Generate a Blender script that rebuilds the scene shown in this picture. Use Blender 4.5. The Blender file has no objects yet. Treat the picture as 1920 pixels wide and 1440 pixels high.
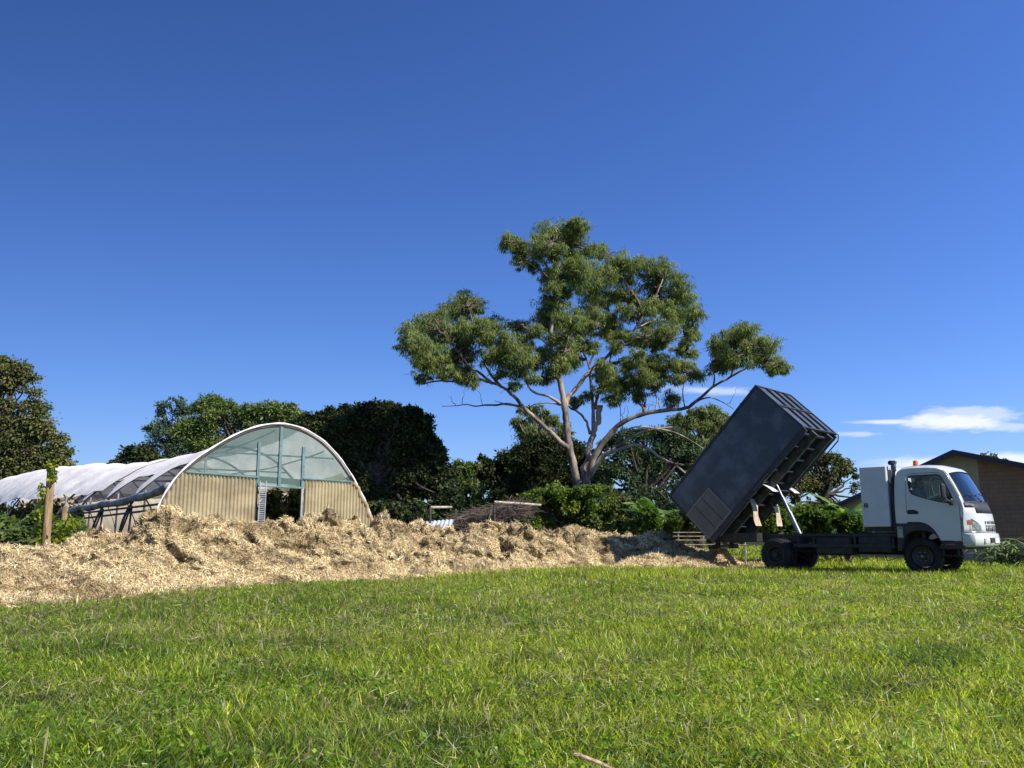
import bpy, math, random
import numpy as np
from mathutils import Vector, Matrix, geometry
R = math.radians
random.seed(7)
rng = np.random.default_rng(11)
scn = bpy.context.scene
col = scn.collection
PI = math.pi

# ------------------------------------------------------------ camera
F_PX, PITCH, CAM_H = 1580.0, R(9.95), 1.0
cam_d = bpy.data.cameras.new('camera')
cam = bpy.data.objects.new('camera', cam_d)
col.objects.link(cam)
cam.location = (0, 0, CAM_H)
cam.rotation_euler = (R(90) + PITCH, 0, 0)
cam_d.sensor_width = 36.0
cam_d.lens = 36.0 * F_PX / 1920.0
cam_d.clip_end = 5000
scn.camera = cam

# ------------------------------------------------------------ sun + sky
SUN_AZ = R(32)      # angle of the sun's bearing from +X towards the camera side
SUN_EL = R(41)
sdir = Vector((math.cos(SUN_AZ) * math.cos(SUN_EL), -math.sin(SUN_AZ) * math.cos(SUN_EL), math.sin(SUN_EL)))
sl = bpy.data.lights.new('sun', 'SUN')
sl.energy = 4.8
sl.angle = R(0.5)
sl.color = (1.0, 0.945, 0.85)
so = bpy.data.objects.new('sun', sl)
col.objects.link(so)
so.rotation_euler = (-sdir).to_track_quat('-Z', 'Y').to_euler()
so.location = (30, -20, 30)

scn.view_settings.view_transform = 'Standard'
scn.view_settings.look = 'None'
scn.view_settings.exposure = 0.5
scn.view_settings.gamma = 1.0


def ray(px, py):
    x = (px - 960) / F_PX
    v = -(py - 720) / F_PX
    c, s = math.cos(PITCH), math.sin(PITCH)
    return Vector((x, c - v * s, s + v * c))


def at(px, py, Y):
    d = ray(px, py)
    t = Y / d.y
    return Vector((d.x * t, Y, CAM_H + d.z * t))


def gp(px, py):
    d = ray(px, py)
    t = -CAM_H / d.z
    return Vector((d.x * t, d.y * t, 0))


def pxm(Y):           # metres per photo pixel at forward distance Y
    return Y / F_PX


w = bpy.data.worlds.new('World')
scn.world = w
w.use_nodes = True
nt = w.node_tree
nt.nodes.clear()


class NG:
    def __init__(self, nt):
        self.nt = nt

    def n(self, t, **k):
        nd = self.nt.nodes.new(t)
        for a, b in k.items():
            setattr(nd, a, b)
        return nd

    def link(self, a, b):
        self.nt.links.new(a, b)

    def m(self, op, a, b=None, c=None, clamp=False):
        nd = self.n('ShaderNodeMath', operation=op, use_clamp=clamp)
        for i, v in enumerate((a, b, c)):
            if v is None:
                continue
            if isinstance(v, (int, float)):
                nd.inputs[i].default_value = v
            else:
                self.link(v, nd.inputs[i])
        return nd.outputs[0]

    def noise(self, vec, scale, detail=4, rough=0.5, dist=0.0):
        nd = self.n('ShaderNodeTexNoise')
        nd.inputs['Scale'].default_value = scale
        nd.inputs['Detail'].default_value = detail
        nd.inputs['Roughness'].default_value = rough
        nd.inputs['Distortion'].default_value = dist
        if vec is not None:
            self.link(vec, nd.inputs['Vector'])
        return nd.outputs['Fac']

    def mix(self, fac, a, b, blend='MIX'):
        nd = self.n('ShaderNodeMix', data_type='RGBA', blend_type=blend)
        for s, v in ((nd.inputs[0], fac), (nd.inputs[6], a), (nd.inputs[7], b)):
            if isinstance(v, (int, float)):
                s.default_value = v
            elif isinstance(v, (tuple, list)):
                s.default_value = (*v[:3], 1)
            else:
                self.link(v, s)
        return nd.outputs[2]

    def ramp(self, fac, pts):
        nd = self.n('ShaderNodeValToRGB')
        el = nd.color_ramp.elements
        while len(el) < len(pts):
            el.new(0.5)
        for e, (p, c) in zip(el, pts):
            e.position = p
            e.color = (*c[:3], 1) if isinstance(c, (tuple, list)) else (c, c, c, 1)
        self.link(fac, nd.inputs[0])
        return nd.outputs[0]

    def smooth(self, v, lo, hi):
        nd = self.n('ShaderNodeMapRange', interpolation_type='SMOOTHSTEP')
        nd.inputs[1].default_value = lo
        nd.inputs[2].default_value = hi
        nd.inputs[3].default_value = 0
        nd.inputs[4].default_value = 1
        self.link(v, nd.inputs[0])
        return nd.outputs[0]


g = NG(nt)
sky = g.n('ShaderNodeTexSky', sky_type='NISHITA')
sky.sun_disc = False
sky.sun_elevation = SUN_EL
# rotation 0 puts the sun at +Y, growing clockwise seen from above
sky.sun_rotation = math.atan2(sdir.x, sdir.y) % (2 * PI)
sky.altitude = 0
sky.air_density = 1.0
sky.dust_density = 0.25
sky.ozone_density = 2.5
hs = g.n('ShaderNodeHueSaturation')
hs.inputs['Saturation'].default_value = 1.12
hs.inputs['Value'].default_value = 1.0
g.link(sky.outputs[0], hs.inputs['Color'])
tc = g.n('ShaderNodeTexCoord')
sep = g.n('ShaderNodeSeparateXYZ')
g.link(tc.outputs['Generated'], sep.inputs[0])
az = g.m('ARCTAN2', sep.outputs[0], sep.outputs[1])
el = g.m('ARCSINE', sep.outputs[2])
cmb = g.n('ShaderNodeCombineXYZ')
g.link(g.m('MULTIPLY', az, 1.0), cmb.inputs[0])
g.link(g.m('MULTIPLY', el, 3.4), cmb.inputs[1])
n1 = g.noise(cmb.outputs[0], 14, 7, 0.62, 0.6)
n2 = g.noise(cmb.outputs[0], 55, 5, 0.6, 0.4)
nn = g.m('ADD', g.m('MULTIPLY', g.m('SUBTRACT', n1, 0.5), 1.5), g.m('MULTIPLY', g.m('SUBTRACT', n2, 0.5), 0.8))


def azel(px, py):
    d = ray(px, py).normalized()
    return math.atan2(d.x, d.y), math.asin(d.z)


# wisps: (px, py, half width px, half height px, slope, opacity, noise weight)
clouds = [(1785, 792, 105, 19, 0.02, 1.0, 1.1), (1665, 791, 85, 5, 0.02, 0.8, 0.8), (1840, 778, 95, 17, 0.0, 0.55, 1.9), (1890, 800, 60, 9, 0, .5, 1.6),
          (1612, 814, 52, 6, 0.0, 0.45, 1.2), (1740, 872, 110, 16, 0.02, 0.85, 0.9), (1905, 862, 90, 15, -0.05, .95, 0.8),
          (1340, 733, 105, 10, -0.05, 0.55, 1.2), (1830, 868, 130, 12, 0, .9, .5)]
cm = None
for (px, py, hw, hh, slp, op, nw) in clouds:
    a0, e0 = azel(px, py)
    a1, e1 = azel(px + hw, py)
    a2, e2 = azel(px, py - hh)
    sa = abs(a1 - a0)
    se = abs(e2 - e0)
    roll = (e1 - e0) / (a1 - a0) + slp
    dx = g.m('DIVIDE', g.m('SUBTRACT', az, a0), sa)
    dy = g.m('DIVIDE', g.m('SUBTRACT', g.m('SUBTRACT', el, e0), g.m('MULTIPLY', g.m('SUBTRACT', az, a0), roll)), se)
    d = g.m('SQRT', g.m('ADD', g.m('MULTIPLY', dx, dx), g.m('MULTIPLY', dy, dy)))
    d = g.m('ADD', d, g.m('MULTIPLY', nn, nw))
    mk = g.m('MULTIPLY', g.m('SUBTRACT', 1.0, g.smooth(d, 0.25, 1.25)), op)
    cm = mk if cm is None else g.m('MAXIMUM', cm, mk)
SKY_STRENGTH = 0.1
# the clear air is a deeper blue than the default and brightens towards the sun's side
tint = g.mix(1.0, hs.outputs[0], (0.515, 0.655, 1.06), 'MULTIPLY')
gain = g.m('ADD', 1.0, g.m('MULTIPLY', g.m('MAXIMUM', g.m('MINIMUM', az, 0.6), -0.6), 0.42))
vm = g.n('ShaderNodeVectorMath', operation='SCALE')
g.link(tint, vm.inputs[0])
g.link(gain, vm.inputs['Scale'])
fin = g.mix(cm, vm.outputs[0], (6.6, 6.9, 7.3))
bg = g.n('ShaderNodeBackground')
bg.inputs['Strength'].default_value = SKY_STRENGTH
g.link(fin, bg.inputs['Color'])
wo = g.n('ShaderNodeOutputWorld')
g.link(bg.outputs[0], wo.inputs['Surface'])


# ------------------------------------------------------------ helpers
def tag(o, label=None, cat=None, group=None, kind=None):
    if label:
        o['label'] = label
    if cat:
        o['category'] = cat
    if group:
        o['group'] = group
    if kind:
        o['kind'] = kind
    return o


def empty(name, loc=(0, 0, 0), rz=0, label=None, cat=None, group=None):
    o = bpy.data.objects.new(name, None)
    col.objects.link(o)
    o.location = loc
    o.rotation_euler = (0, 0, rz)
    o.empty_display_size = 0.2
    return tag(o, label, cat, group)


class MB:
    """collects primitives, builds ONE mesh"""

    def __init__(self):
        self.v = []
        self.f = []

    def add(self, vs, fs):
        b = len(self.v)
        self.v += [tuple(p) for p in vs]
        self.f += [tuple(b + i for i in q) for q in fs]
        return self

    def box(self, x0, x1, y0, y1, z0, z1, bev=0.0, M=None):
        if bev > 0:
            bev = min(bev, abs(x1 - x0) * .45, abs(y1 - y0) * .45, abs(z1 - z0) * .45)
            vs = []
            fs = []
            idx = {}
            X = (x0, x1)
            Y = (y0, y1)
            Z = (z0, z1)
            for i in (0, 1):
                for j in (0, 1):
                    for k in (0, 1):
                        sx, sy, sz = (1, -1)[i], (1, -1)[j], (1, -1)[k]
                        idx[i, j, k] = len(vs)
                        vs += [(X[i], Y[j] + sy * bev, Z[k] + sz * bev), (X[i] + sx * bev, Y[j], Z[k] + sz * bev), (X[i] + sx * bev, Y[j] + sy * bev, Z[k])]
            I = lambda i, j, k, a: idx[i, j, k] + a
            for i in (0, 1):
                fs.append([I(i, 0, 0, 0), I(i, 1, 0, 0), I(i, 1, 1, 0), I(i, 0, 1, 0)])
                fs.append([I(0, i, 0, 1), I(1, i, 0, 1), I(1, i, 1, 1), I(0, i, 1, 1)])
                fs.append([I(0, 0, i, 2), I(1, 0, i, 2), I(1, 1, i, 2), I(0, 1, i, 2)])
            for a in (0, 1):
                for b in (0, 1):
                    fs.append([I(0, a, b, 1), I(1, a, b, 1), I(1, a, b, 2), I(0, a, b, 2)])
                    fs.append([I(a, 0, b, 0), I(a, 1, b, 0), I(a, 1, b, 2), I(a, 0, b, 2)])
                    fs.append([I(a, b, 0, 0), I(a, b, 1, 0), I(a, b, 1, 1), I(a, b, 0, 1)])
                    for c in (0, 1):
                        fs.append([I(a, b, c, 0), I(a, b, c, 1), I(a, b, c, 2)])
        else:
            vs = [(x, y, z) for x in (x0, x1) for y in (y0, y1) for z in (z0, z1)]
            fs = [(0, 1, 3, 2), (4, 6, 7, 5), (0, 4, 5, 1), (2, 3, 7, 6), (0, 2, 6, 4), (1, 5, 7, 3)]
        if M is not None:
            vs = [M @ Vector(p) for p in vs]
        return self.add(vs, fs)

    def tube(self, pts, rad, n=8, cap=True):
        pts = [Vector(p) for p in pts]
        if isinstance(rad, (int, float)):
            rad = [rad] * len(pts)
        vs = []
        fs = []
        up = None
        for i, p in enumerate(pts):
            d = (pts[min(i + 1, len(pts) - 1)] - pts[max(i - 1, 0)])
            if d.length < 1e-9:
                d = Vector((0, 0, 1))
            d.normalize()
            if up is None:
                up = d.orthogonal().normalized()
            else:
                up = up - d * up.dot(d)
                up = up.normalized() if up.length > 1e-6 else d.orthogonal().normalized()
            s = d.cross(up)
            for k in range(n):
                a = 2 * PI * k / n
                vs.append(p + (up * math.cos(a) + s * math.sin(a)) * rad[i])
        for i in range(len(pts) - 1):
            for k in range(n):
                k2 = (k + 1) % n
                fs.append((i * n + k, i * n + k2, (i + 1) * n + k2, (i + 1) * n + k))
        if cap:
            fs.append(tuple(range(n))[::-1])
            fs.append(tuple((len(pts) - 1) * n + k for k in range(n)))
        return self.add(vs, fs)

    def plate(self, outline, y0, y1, holes=()):
        """polygon in (x,z) with holes, extruded from y0 to y1"""
        loops = [outline] + list(holes)
        flat = [p for l in loops for p in l]
        tris = geometry.tessellate_polygon([[Vector((p[0], p[1], 0)) for p in l] for l in loops])
        n = len(flat)
        vs = [(p[0], y0, p[1]) for p in flat] + [(p[0], y1, p[1]) for p in flat]
        fs = [tuple(t) for t in tris] + [tuple(i + n for i in t[::-1]) for t in tris]
        b = 0
        for l in loops:
            m = len(l)
            for i in range(m):
                j = (i + 1) % m
                fs.append((b + i, b + j, n + b + j, n + b + i))
            b += m
        return self.add(vs, fs)

    def lathe(self, prof, c, axis='y', n=32):
        """prof: (radius, along) pairs"""
        vs = []
        fs = []
        for (r, h) in prof:
            for k in range(n):
                a = 2 * PI * k / n
                if axis == 'y':
                    vs.append((c[0] + r * math.cos(a), c[1] + h, c[2] + r * math.sin(a)))
                else:
                    vs.append((c[0] + r * math.cos(a), c[1] + r * math.sin(a), c[2] + h))
        for i in range(len(prof) - 1):
            for k in range(n):
                k2 = (k + 1) % n
                fs.append((i * n + k, i * n + k2, (i + 1) * n + k2, (i + 1) * n + k))
        return self.add(vs, fs)

    def build(self, name, mat, parent=None, smooth=False, label=None, M=None):
        me = bpy.data.meshes.new(name)
        vs = self.v if M is None else [tuple(M @ Vector(p)) for p in self.v]
        me.from_pydata(vs, [], self.f)
        if smooth:
            try:
                me.shade_smooth()
                if smooth != 'all':
                    me.set_sharp_from_angle(angle=R(38))
            except Exception:
                pass
        me.materials.append(mat)
        me.update()
        o = bpy.data.objects.new(name, me)
        col.objects.link(o)
        if parent:
            o.parent = parent
        if label:
            o['label'] = label
        return o


def np_mesh(name, verts, faces_idx, face_sizes, mat, parent=None, colors=None, smooth=False):
    """verts Nx3, faces_idx flat, face_sizes per face"""
    me = bpy.data.meshes.new(name)
    nv, nf, nl = len(verts), len(face_sizes), len(faces_idx)
    me.vertices.add(nv)
    me.vertices.foreach_set('co', np.ascontiguousarray(verts, dtype=np.float32).ravel())
    me.loops.add(nl)
    me.loops.foreach_set('vertex_index', np.ascontiguousarray(faces_idx, dtype=np.int32))
    me.polygons.add(nf)
    st = np.concatenate([[0], np.cumsum(face_sizes)[:-1]]).astype(np.int32)
    me.polygons.foreach_set('loop_start', st)
    if smooth:
        me.polygons.foreach_set('use_smooth', np.ones(nf, dtype=bool))
    me.update(calc_edges=True)
    if colors is not None:
        at_ = me.attributes.new('col', 'FLOAT_COLOR', 'FACE')
        c4 = np.ones((nf, 4), dtype=np.float32)
        c4[:, :3] = colors
        at_.data.foreach_set('color', c4.ravel())
    me.materials.append(mat)
    o = bpy.data.objects.new(name, me)
    col.objects.link(o)
    if parent:
        o.parent = parent
    return o


# numpy value noise
_perm = rng.random((256, 256)).astype(np.float64)


def vnoise(x, y, seed=0):
    x = x + seed * 17.31
    y = y + seed * 9.77
    xi = np.floor(x).astype(int)
    yi = np.floor(y).astype(int)
    fx = x - xi
    fy = y - yi
    fx = fx * fx * (3 - 2 * fx)
    fy = fy * fy * (3 - 2 * fy)
    a = _perm[xi & 255, yi & 255]
    b = _perm[(xi + 1) & 255, yi & 255]
    c = _perm[xi & 255, (yi + 1) & 255]
    d = _perm[(xi + 1) & 255, (yi + 1) & 255]
    return (a * (1 - fx) + b * fx) * (1 - fy) + (c * (1 - fx) + d * fx) * fy


def fbm(x, y, oct=4, seed=0, gain=0.5):
    s = 0
    a = 1
    t = 0
    for i in range(oct):
        s = s + a * vnoise(x * 2 ** i, y * 2 ** i, seed + i * 3)
        t += a
        a *= gain
    return s / t


# ------------------------------------------------------------ materials
def new_mat(name):
    m = bpy.data.materials.new(name)
    m.use_nodes = True
    m.node_tree.nodes.clear()
    gg = NG(m.node_tree)
    out = gg.n('ShaderNodeOutputMaterial')
    return m, gg, out


def pmat(name, c1, c2=None, scale=4, rough=0.6, metal=0.0, bump=0.0, bscale=None, spec=0.5, detail=5, coat=0, lo=.35, hi=.65, stretch=None):
    m, gg, out = new_mat(name)
    b = gg.n('ShaderNodeBsdfPrincipled')
    tc_ = gg.n('ShaderNodeTexCoord')
    vec = tc_.outputs['Object']
    if stretch:
        mp = gg.n('ShaderNodeMapping')
        mp.inputs['Scale'].default_value = stretch
        gg.link(vec, mp.inputs['Vector'])
        vec = mp.outputs[0]
    if c2 is not None:
        f = gg.noise(vec, scale, detail, 0.6)
        c = gg.mix(gg.smooth(f, lo, hi), c1, c2)
        gg.link(c, b.inputs['Base Color'])
    else:
        b.inputs['Base Color'].default_value = (*c1, 1)
    b.inputs['Roughness'].default_value = rough
    b.inputs['Metallic'].default_value = metal
    b.inputs['Specular IOR Level'].default_value = spec
    if coat:
        b.inputs['Coat Weight'].default_value = coat
        b.inputs['Coat Roughness'].default_value = 0.08
    if bump:
        f2 = gg.noise(vec, bscale or scale * 4, 6, 0.6)
        bp = gg.n('ShaderNodeBump')
        bp.inputs['Strength'].default_value = bump
        bp.inputs['Distance'].default_value = 0.05
        gg.link(f2, bp.inputs['Height'])
        gg.link(bp.outputs[0], b.inputs['Normal'])
    gg.link(b.outputs[0], out.inputs[0])
    return m


def leafmat(name, trans=0.35, rough=0.5, spec=0.35, tint=(1.0, 1.15, 0.5), tamp=1.3):
    """colour per leaf from the face attribute; part of the light shines through"""
    m, gg, out = new_mat(name)
    a = gg.n('ShaderNodeAttribute', attribute_name='col')
    b = gg.n('ShaderNodeBsdfPrincipled')
    b.inputs['Roughness'].default_value = rough
    b.inputs['Specular IOR Level'].default_value = spec
    gg.link(a.outputs['Color'], b.inputs['Base Color'])
    t = gg.n('ShaderNodeBsdfTranslucent')
    tcx = gg.mix(1.0, a.outputs['Color'], tuple(x * tamp for x in tint), 'MULTIPLY')
    gg.link(tcx, t.inputs['Color'])
    mx = gg.n('ShaderNodeMixShader')
    mx.inputs[0].default_value = trans
    gg.link(b.outputs[0], mx.inputs[1])
    gg.link(t.outputs[0], mx.inputs[2])
    gg.link(mx.outputs[0], out.inputs[0])
    return m


def clothmat(name, c1, c2, trans=0.3, clear=0.0, scale=3, bump=0.2, rough=0.8, weave=0):
    """thin sheet: diffuse + translucent + see-through share"""
    m, gg, out = new_mat(name)
    tc_ = gg.n('ShaderNodeTexCoord')
    f = gg.noise(tc_.outputs['Object'], scale, 6, 0.6)
    c = gg.mix(gg.smooth(f, .35, .7), c1, c2)
    b = gg.n('ShaderNodeBsdfPrincipled')
    b.inputs['Roughness'].default_value = rough
    b.inputs['Specular IOR Level'].default_value = 0.25
    gg.link(c, b.inputs['Base Color'])
    if bump:
        bp = gg.n('ShaderNodeBump')
        bp.inputs['Strength'].default_value = bump
        bp.inputs['Distance'].default_value = 0.05
        gg.link(gg.noise(tc_.outputs['Object'], scale * 3, 5, .6), bp.inputs['Height'])
        gg.link(bp.outputs[0], b.inputs['Normal'])
    t = gg.n('ShaderNodeBsdfTranslucent')
    gg.link(c, t.inputs['Color'])
    mx = gg.n('ShaderNodeMixShader')
    mx.inputs[0].default_value = trans
    gg.link(b.outputs[0], mx.inputs[1])
    gg.link(t.outputs[0], mx.inputs[2])
    res = mx.outputs[0]
    if clear > 0:
        tr = gg.n('ShaderNodeBsdfTransparent')
        m2 = gg.n('ShaderNodeMixShader')
        if weave:
            v = gg.noise(tc_.outputs['Object'], weave, 2, .5)
            gg.link(gg.m('ADD', gg.m('MULTIPLY', gg.m('SUBTRACT', v, .5), 0.5), clear, clamp=True), m2.inputs[0])
        else:
            m2.inputs[0].default_value = clear
        gg.link(res, m2.inputs[1])
        gg.link(tr.outputs[0], m2.inputs[2])
        res = m2.outputs[0]
    gg.link(res, out.inputs[0])
    return m


def glassmat(name, tint=(0.75, 0.85, 0.85), refl=1.0):
    m, gg, out = new_mat(name)
    tr = gg.n('ShaderNodeBsdfTransparent')
    tr.inputs[0].default_value = (*tint, 1)
    gl = gg.n('ShaderNodeBsdfGlossy')
    gl.inputs['Roughness'].default_value = 0.03
    # same reflectance from either side of the thin pane
    fr = gg.n('ShaderNodeFresnel')
    ge = gg.n('ShaderNodeNewGeometry')
    gg.link(gg.m('SUBTRACT', 1.5, gg.m('MULTIPLY', ge.outputs['Backfacing'], 0.8333)), fr.inputs[0])
    mx = gg.n('ShaderNodeMixShader')
    gg.link(gg.m('MULTIPLY', fr.outputs[0], refl, clamp=True), mx.inputs[0])
    gg.link(tr.outputs[0], mx.inputs[1])
    gg.link(gl.outputs[0], mx.inputs[2])
    gg.link(mx.outputs[0], out.inputs[0])
    return m


M = {}
M['white_paint'] = pmat('white_paint', (0.60, 0.62, 0.56), (0.52, 0.545, 0.49), 1.3, rough=0.28, coat=0.5, lo=.4, hi=.75)
M['tool_white'] = pmat('tool_white', (0.60, 0.62, 0.59), (0.53, 0.55, 0.53), 1.7, rough=0.4, lo=.4, hi=.75)
M['black_plastic'] = pmat('black_plastic', (0.02, 0.02, 0.022), (0.035, 0.033, 0.03), 5, rough=0.55)
M['chassis'] = pmat('chassis', (0.012, 0.013, 0.016), (0.03, 0.028, 0.026), 6, rough=0.6, bump=.2)
M['rubber'] = pmat('rubber', (0.010, 0.010, 0.010), (0.026, 0.022, 0.02), 8, rough=0.85, bump=.3)
M['rim'] = pmat('rim', (0.012, 0.012, 0.012), (0.03, 0.026, 0.022), 9, rough=0.5)
M['body_paint'] = pmat('body_paint', (0.044, 0.062, 0.080), (0.088, 0.116, 0.142), 1.7, rough=0.5, spec=.5, bump=.05, bscale=30, detail=3, lo=.42, hi=.66)
M['body_frame'] = pmat('body_frame', (0.018, 0.024, 0.032), (0.035, 0.04, 0.048), 5, rough=0.5)
M['front_sheet'] = pmat('front_sheet', (0.055, 0.075, 0.105), (0.085, 0.11, 0.14), 2.2, rough=0.42)
M['hatch'] = pmat('hatch', (0.15, 0.14, 0.125), (0.11, 0.105, 0.095), 2, rough=0.6)
M['hatch_frame'] = pmat('hatch_frame', (0.26, 0.235, 0.20), (0.2, 0.18, 0.15), 6, rough=0.6)
M['under_dark'] = pmat('under_dark', (0.01, 0.012, 0.013), (0.03, 0.03, 0.025), 5, rough=0.8)
M['under_beam'] = pmat('under_beam', (0.10, 0.105, 0.075), (0.045, 0.05, 0.04), 5, rough=0.7)
M['steel'] = pmat('steel', (0.24, 0.245, 0.28), (0.15, 0.155, 0.18), 7, rough=0.35, metal=0.75)
M['chrome'] = pmat('chrome', (0.8, 0.8, 0.8), None, rough=0.12, metal=1)
M['flap'] = pmat('flap', (0.58, 0.48, 0.34), (0.30, 0.2, 0.12), 3.0, rough=0.7, stretch=(1, 9, 1.2), lo=.42, hi=.68)
M['fender_white'] = pmat('fender_white', (0.78, 0.77, 0.76), (0.6, 0.58, 0.56), 4, rough=0.3)
M['orange'] = pmat('orange', (0.85, 0.16, 0.02), None, rough=0.15)
M['headlight_glass'] = pmat('headlight_glass', (0.13, 0.15, 0.13), (0.36, 0.38, 0.31), 9, rough=0.15)
M['amber'] = pmat('amber', (0.30, 0.10, 0.05), None, rough=0.2)
M['glass'] = glassmat('glass', (0.80, 0.86, 0.86), 0.6)
M['screen_glass'] = glassmat('screen_glass', (0.34, 0.43, 0.42), 1.7)
M['interior'] = pmat('interior', (0.05, 0.05, 0.055), (0.075, 0.072, 0.07), 3, rough=0.8)
M['seat'] = pmat('seat', (0.09, 0.09, 0.1), (0.13, 0.13, 0.14), 9, rough=0.9)
M['plate_white'] = pmat('plate_white', (0.75, 0.76, 0.78), None, rough=0.4)
M['skin'] = pmat('skin', (0.50, 0.28, 0.2), (0.42, 0.22, 0.15), 9, rough=0.55)
M['shirt'] = pmat('shirt', (0.22, 0.25, 0.28), (0.16, 0.18, 0.2), 8, rough=0.9)
M['hair'] = pmat('hair', (0.05, 0.035, 0.025), None, rough=0.7)

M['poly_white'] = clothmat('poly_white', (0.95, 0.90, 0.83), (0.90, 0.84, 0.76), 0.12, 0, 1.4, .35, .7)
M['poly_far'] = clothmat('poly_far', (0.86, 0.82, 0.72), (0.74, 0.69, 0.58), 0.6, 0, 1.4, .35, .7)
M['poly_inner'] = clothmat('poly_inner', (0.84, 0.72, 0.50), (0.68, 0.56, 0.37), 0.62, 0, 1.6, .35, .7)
M['shade_cloth'] = clothmat('shade_cloth', (0.06, 0.063, 0.075), (0.10, 0.10, 0.11), 0.15, 0.16, 2.5, .3, .9)
M['net'] = clothmat('net', (0.17, 0.28, 0.255), (0.24, 0.35, 0.315), 0.35, 0.62, 1.0, 0, .9, weave=2.2)
M['corrugated'] = clothmat('corrugated', (0.72, 0.60, 0.36), (0.44, 0.36, 0.21), 0.40, 0.06, 1.2, .1, .35)
M['galv'] = pmat('galv', (0.42, 0.43, 0.42), (0.3, 0.3, 0.29), 6, rough=0.5, metal=.5)
M['teal_frame'] = pmat('teal_frame', (0.085, 0.17, 0.165), (0.14, 0.23, 0.22), 5, rough=0.6)
M['dark_pipe'] = pmat('dark_pipe', (0.035, 0.03, 0.028), (0.09, 0.06, 0.045), 5, rough=0.65)
M['roll'] = pmat('roll', (0.13, 0.135, 0.15), (0.40, 0.38, 0.36), 3, rough=0.6, bump=.6, bscale=6)
M['pale_pipe'] = pmat('pale_pipe', (0.5, 0.45, 0.34), (0.3, 0.26, 0.2), 5, rough=0.6)
M['post_wood'] = pmat('post_wood', (0.46, 0.32, 0.15), (0.22, 0.14, 0.07), 3, rough=0.85, bump=.6, stretch=(6, 6, .7))
M['sheet_white'] = pmat('sheet_white', (0.62, 0.66, 0.72), (0.45, 0.5, 0.56), 2, rough=0.4)
M['twig'] = pmat('twig', (0.10, 0.072, 0.052), (0.17, 0.13, 0.10), 6, rough=0.9)
M['wire'] = pmat('wire', (0.3, 0.29, 0.27), None, rough=0.5, metal=.6)
M['gum_bark'] = pmat('gum_bark', (0.35, 0.28, 0.21), (0.080, 0.056, 0.042), 1.9, rough=0.75, bump=.35, bscale=7, stretch=(1, 1, .35), lo=.42, hi=.62)
M['dark_bark'] = pmat('dark_bark', (0.04, 0.03, 0.024), (0.075, 0.058, 0.045), 4, rough=0.9, bump=.5)
M['leaf'] = leafmat('leaf', 0.46, 0.6, 0.22)
M['leaf_dark'] = leafmat('leaf_dark', 0.2, 0.6, 0.2)
M['banana_leaf'] = leafmat('banana_leaf', 0.42, 0.4, 0.5)
M['grass_mat'] = leafmat('grass_mat', 0.48, 0.38, 0.5, (1.05, 1.1, 0.42), 1.5)
M['chips'] = leafmat('chips', 0.08, 0.8, 0.2, (1, 1, 1), 1)
M['brick'] = None


def brickmat():
    m, gg, out = new_mat('brick')
    tc_ = gg.n('ShaderNodeTexCoord')
    mp = gg.n('ShaderNodeMapping')
    mp.inputs['Rotation'].default_value = (R(90), 0, 0)
    gg.link(tc_.outputs['Object'], mp.inputs['Vector'])
    br = gg.n('ShaderNodeTexBrick')
    br.inputs['Color1'].default_value = (0.37, 0.20, 0.105, 1)
    br.inputs['Color2'].default_value = (0.41, 0.23, 0.13, 1)
    br.inputs['Mortar'].default_value = (0.30, 0.17, 0.10, 1)
    br.inputs['Scale'].default_value = 1.0
    br.inputs['Mortar Size'].default_value = 0.012
    br.inputs['Brick Width'].default_value = 0.30
    br.inputs['Row Height'].default_value = 0.145
    gg.link(mp.outputs[0], br.inputs['Vector'])
    f = gg.noise(tc_.outputs['Object'], 1.5, 5, .6)
    c = gg.mix(gg.smooth(f, .3, .7), br.outputs['Color'], gg.mix(1.0, br.outputs['Color'], (0.8, 0.82, 0.85), 'MULTIPLY'))
    b = gg.n('ShaderNodeBsdfPrincipled')
    b.inputs['Roughness'].default_value = .9
    gg.link(c, b.inputs['Base Color'])
    gg.link(b.outputs[0], out.inputs[0])
    return m


M['brick'] = brickmat()
M['wall_tan'] = pmat('wall_tan', (0.55, 0.42, 0.25), (0.48, 0.36, 0.21), 1.2, rough=0.9)
M['fascia'] = pmat('fascia', (0.035, 0.03, 0.045), (0.05, 0.045, 0.06), 3, rough=0.45)
M['soffit'] = pmat('soffit', (0.4, 0.32, 0.24), None, rough=0.8)
M['roof_sheet'] = pmat('roof_sheet', (0.10, 0.07, 0.06), (0.14, 0.1, 0.08), 3, rough=0.6)


def groundmat():
    m, gg, out = new_mat('soil')
    tc_ = gg.n('ShaderNodeTexCoord')
    f = gg.noise(tc_.outputs['Object'], 1.2, 8, .65)
    f2 = gg.noise(tc_.outputs['Object'], 18, 5, .65)
    c = gg.mix(gg.smooth(f, .3, .7), (0.016, 0.028, 0.008), (0.030, 0.042, 0.012))
    c = gg.mix(gg.smooth(f2, .5, .75), c, (0.09, 0.078, 0.035))
    b = gg.n('ShaderNodeBsdfPrincipled')
    b.inputs['Roughness'].default_value = 1
    b.inputs['Specular IOR Level'].default_value = .1
    gg.link(c, b.inputs['Base Color'])
    bp = gg.n('ShaderNodeBump')
    bp.inputs['Strength'].default_value = .8
    bp.inputs['Distance'].default_value = .06
    gg.link(f2, bp.inputs['Height'])
    gg.link(bp.outputs[0], b.inputs['Normal'])
    gg.link(b.outputs[0], out.inputs[0])
    return m


M['ground'] = groundmat()


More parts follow.
